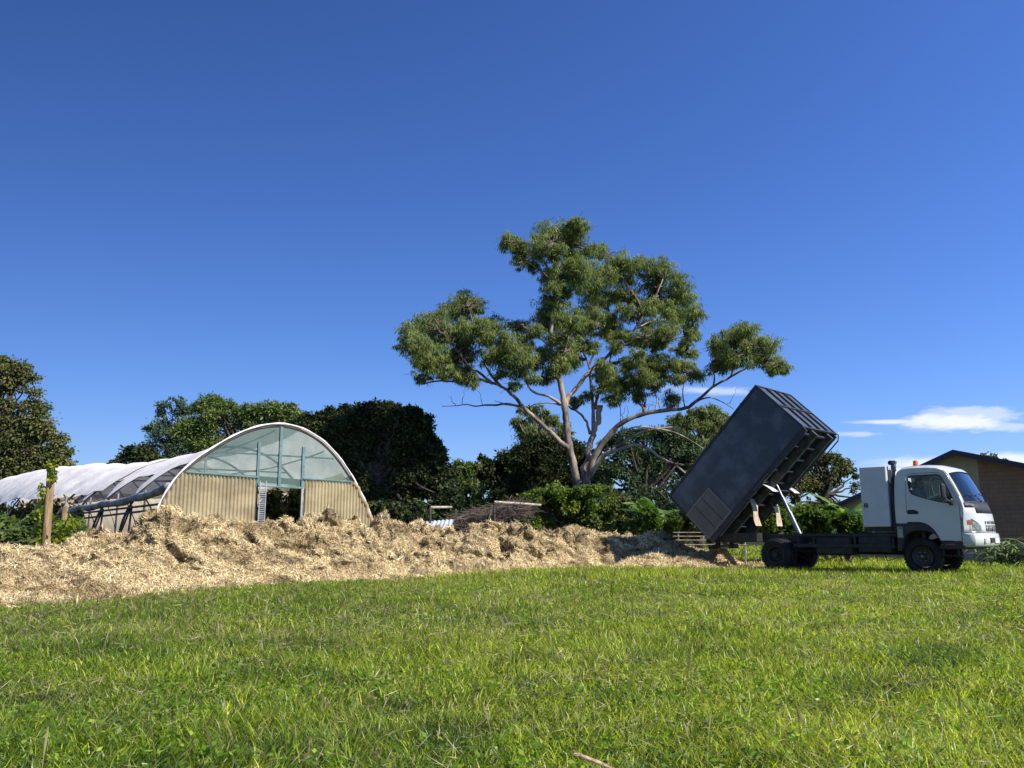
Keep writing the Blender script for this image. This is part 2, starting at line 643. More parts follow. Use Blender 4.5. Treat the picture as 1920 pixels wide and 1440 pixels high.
def mulchmat():
    m, gg, out = new_mat('mulch')
    tc_ = gg.n('ShaderNodeTexCoord')
    o_ = tc_.outputs['Object']
    f = gg.noise(o_, 0.9, 6, .65, .5)
    f2 = gg.noise(o_, 30, 6, .7, .8)
    f3 = gg.noise(o_, 4.5, 5, .6, .5)
    c = gg.mix(gg.smooth(f2, .3, .7), (0.20, 0.135, 0.065), (0.62, 0.48, 0.27))
    c = gg.mix(g_clamp(gg, f, .55, .75, .6), c, (0.30, 0.20, 0.12))
    c = gg.mix(g_clamp(gg, f3, .52, .62, .8), c, (0.11, 0.075, 0.04))
    b = gg.n('ShaderNodeBsdfPrincipled')
    b.inputs['Roughness'].default_value = .95
    b.inputs['Specular IOR Level'].default_value = .15
    gg.link(c, b.inputs['Base Color'])
    bp = gg.n('ShaderNodeBump')
    bp.inputs['Strength'].default_value = 1
    bp.inputs['Distance'].default_value = .03
    gg.link(f2, bp.inputs['Height'])
    gg.link(bp.outputs[0], b.inputs['Normal'])
    gg.link(b.outputs[0], out.inputs[0])
    return m


def g_clamp(gg, f, lo, hi, k):
    return gg.m('MULTIPLY', gg.smooth(f, lo, hi), k)


M['mulch'] = mulchmat()

# ------------------------------------------------------------ ground
xs = np.concatenate([np.linspace(-600, -60, 12, endpoint=False), np.linspace(-60, 60, 160), np.linspace(60, 600, 13)[1:]])
ys = np.concatenate([np.linspace(-60, 0, 12, endpoint=False), np.linspace(0, 90, 140), np.linspace(90, 1500, 20)[1:]])


def gz(x, y):
    k = np.clip((70 - np.abs(y)) / 30, 0, 1) * np.clip((60 - np.abs(x)) / 20, 0, 1)
    return (fbm(x * .22 + 40, y * .22 + 40, 3, 5) - .5) * .16 * k - 0.01


gx, gy = np.meshgrid(xs, ys)
gv = np.stack([gx.ravel(), gy.ravel(), gz(gx, gy).ravel()], 1)
nx, ny = len(xs), len(ys)
ii = (np.arange(ny - 1)[:, None] * nx + np.arange(nx - 1)[None, :]).ravel()
gf = np.stack([ii, ii + 1, ii + nx + 1, ii + nx], 1)
go = np_mesh('ground', gv, gf.ravel(), np.full(len(gf), 4), M['ground'], smooth=True)
tag(go, kind='structure')

# ------------------------------------------------------------ mulch heaps


def ctrl(base, crest, dcrest, back):
    """base: px/py list of the foot of the heap, crest: px/py silhouette; gives ratio r=X/Y tables"""
    rb, yb = [], []
    for px, py in base:
        p = gp(px, py)
        rb.append(p.x / p.y)
        yb.append(p.y)
    rc, yc, hc = [], [], []
    for px, py in crest:
        r = (px - 960) / F_PX / (math.cos(PITCH) - (-(py - 720) / F_PX) * math.sin(PITCH))
        Y = np.interp(r, rb, yb) + (dcrest(r) if callable(dcrest) else dcrest)
        p = at(px, py, Y)
        rc.append(p.x / p.y)
        yc.append(Y)
        hc.append(p.z)
    return rb, yb, rc, yc, hc, back


windrow = ctrl([(-420, 1160), (-150, 1142), (0, 1132), (200, 1121), (400, 1105), (560, 1093), (700, 1087), (900, 1078), (1050, 1071), (1130, 1067), (1180, 1066)],
               [(-420, 1060), (-150, 1050), (0, 1044), (50, 1030), (110, 1012), (160, 994), (200, 985), (245, 988), (290, 973), (350, 974), (400, 973), (430, 969), (480, 988), (515, 990), (550, 977), (600, 968),
                (650, 977), (690, 986), (715, 969), (755, 978), (800, 985), (850, 978), (885, 969), (915, 973), (940, 987), (970, 979), (1000, 987), (1040, 998), (1080, 1020), (1120, 1048), (1150, 1068), (1190, 1078)],
               2.7, 2.6)
mound2 = ctrl([(1010, 1065), (1080, 1064), (1150, 1063), (1250, 1063), (1330, 1063), (1400, 1063)],
              [(1010, 1000), (1045, 984), (1065, 975), (1100, 979), (1135, 986), (1160, 986), (1200, 999), (1230, 987), (1255, 989), (1290, 1012), (1330, 1035), (1370, 1052), (1400, 1065)],
              1.5, 2.2)
toe = ctrl([(1140, 1071), (1180, 1068), (1260, 1067), (1345, 1067), (1400, 1067)],
           [(1140, 1068), (1180, 1045), (1215, 1037), (1262, 1038), (1285, 1030), (1305, 1040), (1330, 1052), (1360, 1062), (1400, 1066)],
           0.7, 0.7)
spill = ctrl([(1310, 1060), (1345, 1064), (1395, 1062), (1430, 1060)],
             [(1310, 1060), (1330, 1030), (1345, 1015), (1360, 1030), (1385, 1052), (1405, 1062), (1430, 1066)],
             0.5, 0.8)

def lumps(X, Y, sc, seed):
    """overlapping rounded clods, one per jittered cell"""
    x = X / sc + seed * 3.7
    y = Y / sc + seed * 5.3
    xi = np.floor(x).astype(int)
    yi = np.floor(y).astype(int)
    best = np.zeros(np.broadcast(x, y).shape)
    for a in (-1, 0, 1):
        for b in (-1, 0, 1):
            cx_, cy_ = xi + a, yi + b
            jx = _perm[cx_ & 255, (cy_ + 31) & 255]
            jy = _perm[(cx_ + 57) & 255, cy_ & 255]
            rr = .35 + .65 * _perm[(cx_ + 91) & 255, (cy_ + 13) & 255]
            d2 = ((x - cx_ - jx) ** 2 + (y - cy_ - jy) ** 2) / (rr * rr)
            best = np.maximum(best, rr * np.sqrt(np.clip(1 - d2, 0, 1)))
    return best


def heap_h(T, X, Y, rough=1.0, seed=1):
    rb, yb, rc, yc, hc, back = T
    r = X / np.maximum(Y, 0.1)
    n = fbm(X * .9 + 9, Y * .9, 3, seed) - .5
    yn = np.interp(r, rb, yb) + n * .5 * rough
    ycr = np.interp(r, rc, yc) + (fbm(X * .5, Y * .2 + 3, 2, seed + 4) - .5) * .8 * rough
    H = np.interp(r, rc, hc) * .90
    H = np.maximum(H, 0)
    s = (Y - yn) / np.maximum(ycr - yn, .2)
    front = np.where(s < 0, s * .6, np.sin(np.clip(s, 0, 1) * PI / 2) ** 0.92)
    rear = 1 - np.clip((s - 1) * (ycr - yn) / back, 0, 3) ** 1.5
    p = np.where(s < 1, front, rear)
    h = H * p
    amp = np.clip(s * 3, 0, 1) * np.clip(H / 1.1, .15, 1)
    # slumped clods: billowy lumps at two sizes plus furrows running down the face
    b1 = np.abs(fbm(X * 1.25, Y * 1.25, 3, seed + 11) - .5) * 2
    b2 = np.abs(fbm(X * 3.3 + 5, Y * 3.3, 3, seed + 21) - .5) * 2
    b3 = fbm(X * 11, Y * 11, 3, seed + 31) - .5
    top = np.clip(1.6 - np.abs(s - .9) * 1.6, 0.4, 1)
    wx = X + (fbm(X * 2.1, Y * 2.1, 2, seed + 41) - .5) * .5
    wy = Y + (fbm(X * 2.1 + 7, Y * 2.1, 2, seed + 43) - .5) * .5
    h = h + rough * amp * top * ((.32 - b1) * .42 + (.3 - b2) * .22 + b3 * .13 + (fbm(X * .95 + 2, Y * .3, 2, seed + 71) - .56) * .42 + (lumps(wx, wy, .8, 3) - .66) * .52 + (lumps(wx, wy, .3, 7) - .56) * .28 + (lumps(wx, wy, .13, 9) - .5) * .08)
    return np.where(Y > 0.5, h, -1)


def heap_xyz(T, r0, r1, nr, ns, rough, seed):
    rr = np.linspace(r0, r1, nr)[:, None]
    ss = np.linspace(-0.12, 1, ns)[None, :]
    yb = np.interp(rr, T[0], T[1])
    yc = np.interp(rr, T[2], T[3])
    ylo = yb - .7
    yhi = yc + T[5] * 1.1
    Y = ylo + (yhi - ylo) * (np.linspace(0, 1, ns)[None, :] ** 1.25)
    X = rr * Y
    Z = heap_h(T, X, Y, rough, seed)
    return X, Y, Z


def build_heap(name, T, r0, r1, nr, ns, rough, seed, label, nchips, light=0.5):
    X, Y, Z = heap_xyz(T, r0, r1, nr, ns, rough, seed)
    Z = np.maximum(Z, -.25)
    # push the surface sideways a little so clods overhang
    dx = (fbm(X * 3.2, Z * 3.2 + Y, 3, seed + 50) - .5) * .30 * rough
    dy = (fbm(X * 3.2 + 31, Z * 3.4 + Y, 3, seed + 60) - .5) * .55 * rough
    k = np.clip(Z * 3, 0, 1)
    V = np.stack([X + dx * k, Y + dy * k, Z], -1)
    nr_, ns_ = X.shape
    ii = (np.arange(nr_ - 1)[:, None] * ns_ + np.arange(ns_ - 1)[None, :]).ravel()
    Fq = np.stack([ii, ii + 1, ii + ns_ + 1, ii + ns_], 1)
    Fq = Fq[:, ::-1]
    o = np_mesh(name, V.reshape(-1, 3), Fq.ravel(), np.full(len(Fq), 4), M['mulch'], smooth=True)
    tag(o, label, 'mulch heap', 'heaps of tipped mulch')
    # chips and shreds lying on it
    V2 = V.reshape(-1, 3)
    a, b, c, d = [V2[Fq[:, i]] for i in range(4)]
    nrm = np.cross(b - a, d - a)
    ar = np.linalg.norm(nrm, axis=1)
    nrm = nrm / np.maximum(ar, 1e-9)[:, None]
    nrm *= np.sign(nrm[:, 2:3] + 1e-9)
    cen = (a + b + c + d) / 4
    vis = (nrm[:, 1] < .35) & (cen[:, 2] > -.05)
    wgt = ar * vis / (cen[:, 1] ** 1.2)
    wgt /= wgt.sum()
    pick = rng.choice(len(cen), nchips, p=wgt)
    u, v = rng.random((2, nchips, 1))
    P = a[pick] * (1 - u) * (1 - v) + b[pick] * u * (1 - v) + c[pick] * u * v + d[pick] * (1 - u) * v
    N = nrm[pick] + rng.normal(0, .6, (nchips, 3))
    N /= np.linalg.norm(N, axis=1)[:, None]
    t = rng.normal(0, 1, (nchips, 3))
    t[:, 2] -= .5
    t -= N * (t * N).sum(1)[:, None]
    t /= np.linalg.norm(t, axis=1)[:, None]
    t += nrm[pick] * rng.normal(.12, .3, (nchips, 1))
    s_ = np.cross(N, t)
    far = P[:, 1:2] / 14
    L = (.011 + .065 * rng.random((nchips, 1)) ** 3.2) * far ** .6
    W = (.0028 + .0055 * rng.random((nchips, 1))) * far ** .7
    P = P + nrm[pick] * (.004 + .02 * rng.random((nchips, 1)))
    # strays lying on the grass just in front of the foot
    ns2 = nchips // 45
    rr = T[0][0] + (T[0][-1] - T[0][0]) * rng.random(ns2)
    yy = np.interp(rr, T[0], T[1]) + .35 - rng.exponential(.28, ns2)
    P[:ns2] = np.stack([rr * yy, yy, gz(rr * yy, yy) + .03 + .05 * rng.random(ns2)], 1)
    Q = np.stack([P - t * L, P - s_ * W, P + t * L, P + s_ * W], 1).reshape(-1, 3)
    k = rng.random((nchips, 1))
    patch = fbm(P[:, 0] * 1.1, P[:, 1] * 1.1 + P[:, 2] * 2, 4, 77)[:, None]
    base = np.where(k < .62, np.array([[.80, .62, .33]]), np.where(k < .82, np.array([[.88, .77, .50]]), np.where(k < .95, np.array([[.34, .22, .10]]), np.array([[.17, .17, .07]]))))
    cc = base * (.75 + .5 * rng.random((nchips, 1)))
    cc = cc * (1 - .6 * np.clip((fbm(P[:, 0] * 3.1 + 3, P[:, 1] * 3.1 + P[:, 2] * 5, 3, 83)[:, None] - .585) * 12, 0, 1)) * (1 - .55 * np.clip((patch - .54) * 7, 0, 1) * np.array([[.9, .95, 1.05]]))  # dark blotches: damp inner mulch, plus the shade of hollows painted in
    cf = np_mesh('shredded_chips', Q, np.arange(nchips * 4), np.full(nchips, 4), M['chips'], parent=o, colors=np.clip(cc, 0, .9))
    cf['kind'] = 'stuff'
    return o


build_heap('mulch_heap', windrow, -.80, .155, 1700, 260, 1.15, 1, 'long pale windrow of shredded straw mulch in front of the greenhouse', 420000)
build_heap('mulch_heap', mound2, .02, .30, 420, 120, .8, 101, 'mulch heap in the shadow of the raised tipper body', 70000)
build_heap('mulch_heap', toe, .11, .30, 260, 60, .45, 201, 'low sunlit strip of mulch at the foot of the shaded heap', 20000)
build_heap('mulch_heap', spill, .22, .30, 160, 70, .35, 301, 'small fresh spill of mulch right under the tailgate', 9000)

# ------------------------------------------------------------ grass
HE = [(windrow, 1.15, 1), (mound2, .8, 101), (toe, .45, 201), (spill, .35, 301)]


def heaps_at(X, Y):
    h = np.full(X.shape, -1.0)
    for T, ro, sd in HE:
        r = X / np.maximum(Y, .1)
        hh = heap_h(T, X, Y, ro, sd)
        ok = (r > T[0][0]) & (r < T[0][-1])
        h = np.maximum(h, np.where(ok, hh, -1))
    return h


def scatter(y0, y1, dens, half=0.72, extra=1.2):
    A = half * (y1 ** 2 - y0 ** 2) + extra * 2 * (y1 - y0)
    n = int(A * dens)
    Y = np.sqrt(y0 ** 2 + rng.random(n) * (y1 ** 2 - y0 ** 2))
    X = (rng.random(n) * 2 - 1) * (half * Y + extra)
    return X, Y


def tuft_lean(X, Y):
    a = fbm(X * 1.6, Y * 1.6, 2, 41) * 14 + fbm(X * .5, Y * .5, 2, 43) * 6
    return a


def blades(X, Y, Lm, Wm, seg, lean=0.55, seedc=0):
    keep = heaps_at(X, Y) < .02
    X, Y = X[keep], Y[keep]
    n = len(X)
    Z = gz(X, Y) - .01
    tall = fbm(X * .7, Y * .7, 3, 61)
    ttuft = vnoise(X * 4.5, Y * 4.5, 63)
    L = Lm * (.5 + .8 * rng.random(n)) * (.62 + .42 * tall + .40 * ttuft)
    W = Wm * (.55 + .8 * rng.random(n))
    ang = tuft_lean(X, Y) + rng.normal(0, 1.5, n)
    le = lean * (.25 + 1.15 * rng.random(n))
    dirx, diry = np.cos(ang), np.sin(ang)
    fa = rng.random(n) * 2 * PI
    sx, sy = np.cos(fa), np.sin(fa)
    rows = []
    for i in range(seg + 1):
        t = i / seg
        th = le * (.25 + 1.6 * t)
        # integrate a bending blade
        if i == 0:
            px, py, pz = X.copy(), Y.copy(), Z.copy()
        else:
            st = L / seg
            px = px + dirx * np.sin(th) * st
            py = py + diry * np.sin(th) * st
            pz = pz + np.cos(th) * st
        wv = W * (1.0 if i == 0 else (1 - t) ** .6)
        if i < seg:
            rows.append(np.stack([px - sx * wv, py - sy * wv, pz], 1))
            rows.append(np.stack([px + sx * wv, py + sy * wv, pz], 1))
        else:
            rows.append(np.stack([px, py, pz], 1))
    V = np.stack(rows, 1)
    m = V.shape[1]
    fi, fs = [], []
    for i in range(seg - 1):
        fi += [2 * i, 2 * i + 1, 2 * i + 3, 2 * i + 2]
        fs.append(4)
    fi += [2 * seg - 2, 2 * seg - 1, 2 * seg]
    fs.append(3)
    FI = (np.arange(n)[:, None] * m + np.array(fi)[None, :]).ravel()
    FS = np.tile(fs, n)
    k = rng.random((n, 1))
    pch = fbm(X * .55, Y * .55, 3, 71)[:, None]
    p2 = fbm(X * 2.3, Y * 2.3, 3, 73)[:, None]
    green = np.array([[.165, .265, .020]])
    yel = np.array([[.58, .63, .060]])
    deep = np.array([[.040, .085, .014]])
    mixv = np.clip(.40 + (pch - .5) * .8 + (p2 - .5) * .7 + (k - .5) * 1.5 + .20 * np.tanh((X / np.maximum(Y, 1))[:, None] * 2.5), 0, 1)  # yellow rises towards the right: sunward brightness painted into the blades
    c = green * (1 - mixv) + yel * mixv
    dk = np.clip((.42 - p2) * 6, 0, 1) * .35 + (rng.random((n, 1)) < .25) * .65
    c = c * (1 - dk) + deep * dk
    straw = rng.random((n, 1)) < (.035 + .10 * np.clip((fbm(X * .8, Y * .8, 2, 91)[:, None] - .55) * 5, 0, 1))
    c = np.where(straw, np.array([[.46, .38, .20]]) * (.6 + .6 * rng.random((n, 1))), c)
    c = c * (.45 + 1.0 * rng.random((n, 1)))
    C = np.repeat(c, len(fs), axis=0)
    return V.reshape(-1, 3), FI, FS, C


parts = []
for (y0, y1, dens, Lm, Wm, seg, lean) in ((2.4, 5.2, 6400, .095, .0034, 3, 1.2), (5.2, 8.5, 4300, .095, .0038, 3, 1.2), (8.5, 13.5, 2300, .10, .0050, 2, 1.1),
                                          (13.5, 18.5, 1000, .11, .0068, 2, .9), (18.5, 23, 620, .17, .0085, 2, .6), (23, 34, 260, .15, .0125, 2, .7), (34, 60, 30, .16, .03, 1, .4)):
    X, Y = scatter(y0, y1, dens)
    parts.append(blades(X, Y, Lm, Wm, seg, lean))


def join(parts):
    Vs, Fs, Ss, Cs = [], [], [], []
    b = 0
    for V, F, S, C in parts:
        Vs.append(V)
        Fs.append(F + b)
        Ss.append(S)
        Cs.append(C)
        b += len(V)
    return np.concatenate(Vs), np.concatenate(Fs), np.concatenate(Ss), np.concatenate(Cs)


# clover and small broad leaved weeds in drifts among the blades


def weeds(n, y0, y1, size):
    Y = np.sqrt(y0 ** 2 + rng.random(n * 3) * (y1 ** 2 - y0 ** 2))
    X = (rng.random(n * 3) * 2 - 1) * (.7 * Y + 1)
    k = (vnoise(X * 1.3, Y * 1.3, 131) > .60) & (vnoise(X * 7, Y * 7, 133) > .35) & (heaps_at(X, Y) < .02)
    X, Y = X[k][:n], Y[k][:n]
    m = len(X)
    P = np.stack([X, Y, gz(X, Y) + .035 + .05 * rng.random(m)], 1)
    a = rng.random(m) * 2 * PI
    D = np.stack([np.cos(a), np.sin(a), rng.normal(.25, .3, m)], 1)
    N = np.stack([rng.normal(0, .35, m), rng.normal(0, .35, m), np.ones(m)], 1)
    Q = leaf_quads(P, D, size * (.6 + .8 * rng.random(m)), size * .33 * (.7 + .6 * rng.random(m)), N)
    base = np.where(rng.random((m, 1)) < .75, np.array([[.13, .235, .018]]), np.array([[.30, .40, .05]]))
    return Q, np.arange(m * 4), np.full(m, 4), base * (.6 + .8 * rng.random((m, 1)))


def thatch(n, y0, y1, L_, W_):
    Y = np.sqrt(y0 ** 2 + rng.random(n * 3) * (y1 ** 2 - y0 ** 2))
    X = (rng.random(n * 3) * 2 - 1) * (.7 * Y + 1)
    k = (vnoise(X * 1.9, Y * 1.9, 141) + .3 * rng.random(n * 3) > .62) & (heaps_at(X, Y) < .02)
    X, Y = X[k][:n], Y[k][:n]
    m = len(X)
    P = np.stack([X, Y, gz(X, Y) + .02 + .07 * rng.random(m)], 1)
    a = rng.random(m) * 2 * PI
    D = np.stack([np.cos(a), np.sin(a), rng.normal(.1, .35, m)], 1)
    Q = leaf_quads(P, D, L_ * (.4 + 1.1 * rng.random(m)), W_ * (.6 + .8 * rng.random(m)))
    base = np.where(rng.random((m, 1)) < .6, np.array([[.50, .42, .24]]), np.array([[.28, .20, .11]]))
    return Q, np.arange(m * 4), np.full(m, 4), base * (.6 + .7 * rng.random((m, 1)))


def leaf_quads(P, D, L, W, N=None, bend=0.0):
    n = len(P)
    D = D / np.maximum(np.linalg.norm(D, axis=1), 1e-9)[:, None]
    if N is None:
        N = rng.normal(0, 1, (n, 3))
    S = np.cross(D, N)
    S /= np.maximum(np.linalg.norm(S, axis=1), 1e-9)[:, None]
    L = np.broadcast_to(np.asarray(L).reshape(-1, 1), (n, 1))
    W = np.broadcast_to(np.asarray(W).reshape(-1, 1), (n, 1))
    Q = np.stack([P, P + D * L * .45 + S * W, P + D * L, P + D * L * .45 - S * W], 1)
    return Q.reshape(-1, 3)


parts += [weeds(9000, 3, 9, .035), weeds(9000, 9, 18, .05), thatch(9000, 3, 9, .10, .0022), thatch(12000, 9, 22, .13, .004)]
V, FI, FS, C = join(parts)
gr = np_mesh('grass', V, FI, FS, M['grass_mat'], colors=np.clip(C, 0, .9))
tag(gr, kind='stuff')


def stalks(n, y0, y1, Lm, wm, bias=None):
    """thin seeding grass stems with a narrow drooping head"""
    X, Y = scatter(y0, y1, 1)
    idx = rng.integers(0, len(X), n) if len(X) < n else rng.choice(len(X), n, replace=False)
    if len(X) < n:
        Y = np.sqrt(y0 ** 2 + rng.random(n) * (y1 ** 2 - y0 ** 2))
        X = (rng.random(n) * 2 - 1) * .72 * Y
    else:
        X, Y = X[idx], Y[idx]
    if bias is not None:
        k = rng.random(n) < bias(X, Y)
        X, Y = X[k], Y[k]
    keep = heaps_at(X, Y) < .3
    X, Y = X[keep], Y[keep]
    n = len(X)
    Z = np.maximum(gz(X, Y), heaps_at(X, Y))
    L = Lm * (.6 + .7 * rng.random(n))
    W = wm * (.7 + .6 * rng.random(n))
    ang = rng.random(n) * 2 * PI
    dx, dy = np.cos(ang), np.sin(ang)
    le = .1 + .55 * rng.random(n) ** 1.5
    fa = rng.normal(0, .5, n)
    sx, sy = np.cos(fa), np.sin(fa)
    seg = 6
    px, py, pz = X.copy(), Y.copy(), Z.copy()
    rows = []
    for i in range(seg + 1):
        t = i / seg
        th = le * (.3 + 1.5 * t * t)
        if i:
            st = L / seg
            px = px + dx * np.sin(th) * st
            py = py + dy * np.sin(th) * st
            pz = pz + np.cos(th) * st
        wv = W * (1, .9, .8, .7, 1.0, 2.6, .5)[i]
        rows.append(np.stack([px - sx * wv, py - sy * wv, pz], 1))
        rows.append(np.stack([px + sx * wv, py + sy * wv, pz], 1))
    V = np.stack(rows, 1)
    m = 2 * (seg + 1)
    fi = []
    for i in range(seg):
        fi += [2 * i, 2 * i + 1, 2 * i + 3, 2 * i + 2]
    FI = (np.arange(n)[:, None] * m + np.array(fi)[None, :]).ravel()
    FS = np.full(n * seg, 4)
    k = rng.random((n, 1))
    stem = np.where(k < .5, np.array([[.16, .20, .06]]), np.array([[.34, .26, .14]]))
    head = np.where(k < .6, np.array([[.20, .13, .09]]), np.array([[.42, .33, .2]]))
    C = np.stack([stem] * 4 + [head] * 2, 1).reshape(-1, 3)
    return V.reshape(-1, 3), FI, FS, C


sp = [stalks(190, 3.2, 8, .26, .0016), stalks(420, 8, 16, .27, .0024, lambda X, Y: np.where(X < 0, 1, .6)), stalks(420, 16, 30, .22, .0035, lambda X, Y: .55),
      stalks(1500, 7, 13, .21, .0020, lambda X, Y: np.where(X < .05 * Y, 1.0, .08))]
V, FI, FS, C = join(sp)
st = np_mesh('seeding_grass_stems', V, FI, FS, M['grass_mat'], colors=C)
tag(st, kind='stuff')

# one pale seed head lies across the bottom edge of the view
sh = empty('seed_head', (0, 0, 0), 0, 'pale furry seed head poking up at the bottom edge of the grass', 'seed head')
p0 = at(1150, 1442, 2.75)
p1 = at(1076, 1411, 2.70)
sh.location = (p0.x + .06, p0.y, 0)
hb = MB()
NS = 14
for i in range(NS):
    t = i / (NS - 1)
pts = [p0.lerp(p1, i / (NS - 1)) for i in range(NS)]
hb.tube(pts, [.0066 * max(.15, math.sin(PI * (.12 + .84 * i / (NS - 1))) ** .7) for i in range(NS)], 8)
for i in range(260):
    t = random.random()
    p = p0.lerp(p1, t)
    d = Vector((random.gauss(0, 1), random.gauss(0, 1), random.gauss(0, 1))).normalized()
    ax = (p1 - p0).normalized()
    d = (d - ax * d.dot(ax)).normalized() * .55 + ax * .8
    hb.tube([p, p + d * .013], [.0011, .0003], 3, False)
M['seed'] = pmat('seed', (0.5, 0.37, 0.22), (0.28, 0.19, 0.11), 60, rough=.8)
inv = Matrix.Translation(-Vector(sh.location))
hb.build('seed_spike', M['seed'], sh, M=inv)
b_ = MB()
b_.tube([Vector(sh.location) + Vector((.02, 0, 0)), Vector(sh.location) + Vector((.01, 0, .12)), p0], [.0022, .002, .0018], 6)
b_.build('stem', M['seed'], sh, M=inv)


# ------------------------------------------------------------ foliage
def leaf_quads(P, D, L, W, N=None, bend=0.0):
    n = len(P)
    D = D / np.maximum(np.linalg.norm(D, axis=1), 1e-9)[:, None]
    if N is None:
        N = rng.normal(0, 1, (n, 3))
    S = np.cross(D, N)
    S /= np.maximum(np.linalg.norm(S, axis=1), 1e-9)[:, None]
    L = np.broadcast_to(np.asarray(L).reshape(-1, 1), (n, 1))
    W = np.broadcast_to(np.asarray(W).reshape(-1, 1), (n, 1))
    Q = np.stack([P, P + D * L * .45 + S * W, P + D * L, P + D * L * .45 - S * W], 1)
    return Q.reshape(-1, 3)


def crown(blobs, nsub, nleaf, L, W, pal, sub_r=.28, droop=0.4, seed=0, flat=1.0, shell=.55, cl=None, updir=0, cull=None):
    """blobs: (c, rx, ry, rz). leaves gathered in small sprays spread through each blob"""
    Ps, Ds, Ns, Cs, Ls = [], [], [], [], []
    pal = np.array(pal)
    for (c, rx, ry, rz, dens) in blobs:
        ns = max(3, int(nsub * dens))
        d = rng.normal(0, 1, (ns, 3))
        d /= np.linalg.norm(d, axis=1)[:, None]
        rad = shell + (1.05 - shell) * rng.random((ns, 1)) ** .7
        sc = np.array([rx, ry, rz])
        cc = np.array(c) + d * rad * sc
        nl = nleaf
        sr = sub_r * min(rx, rz) * (.65 + .7 * rng.random((ns, 1, 1)))
        off = rng.normal(0, 1, (ns, nl, 3)) * sr * np.array([1, 1, .75 * flat])
        # sprays hang: lower leaves further out
        P = cc[:, None, :] + off
        out = off / np.maximum(np.linalg.norm(off, axis=2, keepdims=True), 1e-6)
        D = out * (1 - droop) + rng.normal(0, .45, (ns, nl, 3)) + np.array([0, 0, -1.0]) * droop * 1.6 + np.array([0, 0, 1.0]) * updir
        N = d[:, None, :] * .9 + np.array([0, 0, .55]) + rng.normal(0, .7, (ns, nl, 3))
        shade = rng.random((ns, 1, 1))
        kk = rng.random((ns, nl, 1)) * .55 + shade * .45
        idx = np.clip(kk * (len(pal) - 1), 0, len(pal) - 1.001)
        i0 = idx.astype(int)[..., 0]
        fr = idx - i0[..., None]
        C = pal[i0] * (1 - fr) + pal[i0 + 1] * fr
        C = C * (.8 + .4 * rng.random((ns, nl, 1)))
        Ps.append(P.reshape(-1, 3))
        Ds.append(D.reshape(-1, 3))
        Ns.append(N.reshape(-1, 3))
        Cs.append(C.reshape(-1, 3))
    P, D, N, C = map(np.concatenate, (Ps, Ds, Ns, Cs))
    n = len(P)
    Lr = L * (.6 + .8 * rng.random(n))
    Wr = W * (.6 + .8 * rng.random(n))
    return leaf_quads(P, D, Lr, Wr, N), C


def crown_obj(name, Q, C, mat, parent):
    n = len(C)
    base = np.array(parent.location)
    return np_mesh(name, Q - base, np.arange(n * 4), np.full(n, 4), mat, parent=parent, colors=np.clip(C, 0, .9))


def wob(a, b, k, n=4):
    """wobbly polyline between two points"""
    pts = [a]
    for i in range(1, n):
        t = i / n
        pts.append(a.lerp(b, t) + Vector((random.gauss(0, k), random.gauss(0, k), random.gauss(0, k) + k * math.sin(PI * t))))
    pts.append(b)
    return pts


# ---------- the big gum: traced on a 2.46x enlargement whose origin is photo pixel (720,400)
GY = 38.0


def zp(x, y, dY=0.0):
    return at(720 + x * .40625, 400 + y * .40625, GY + dY)


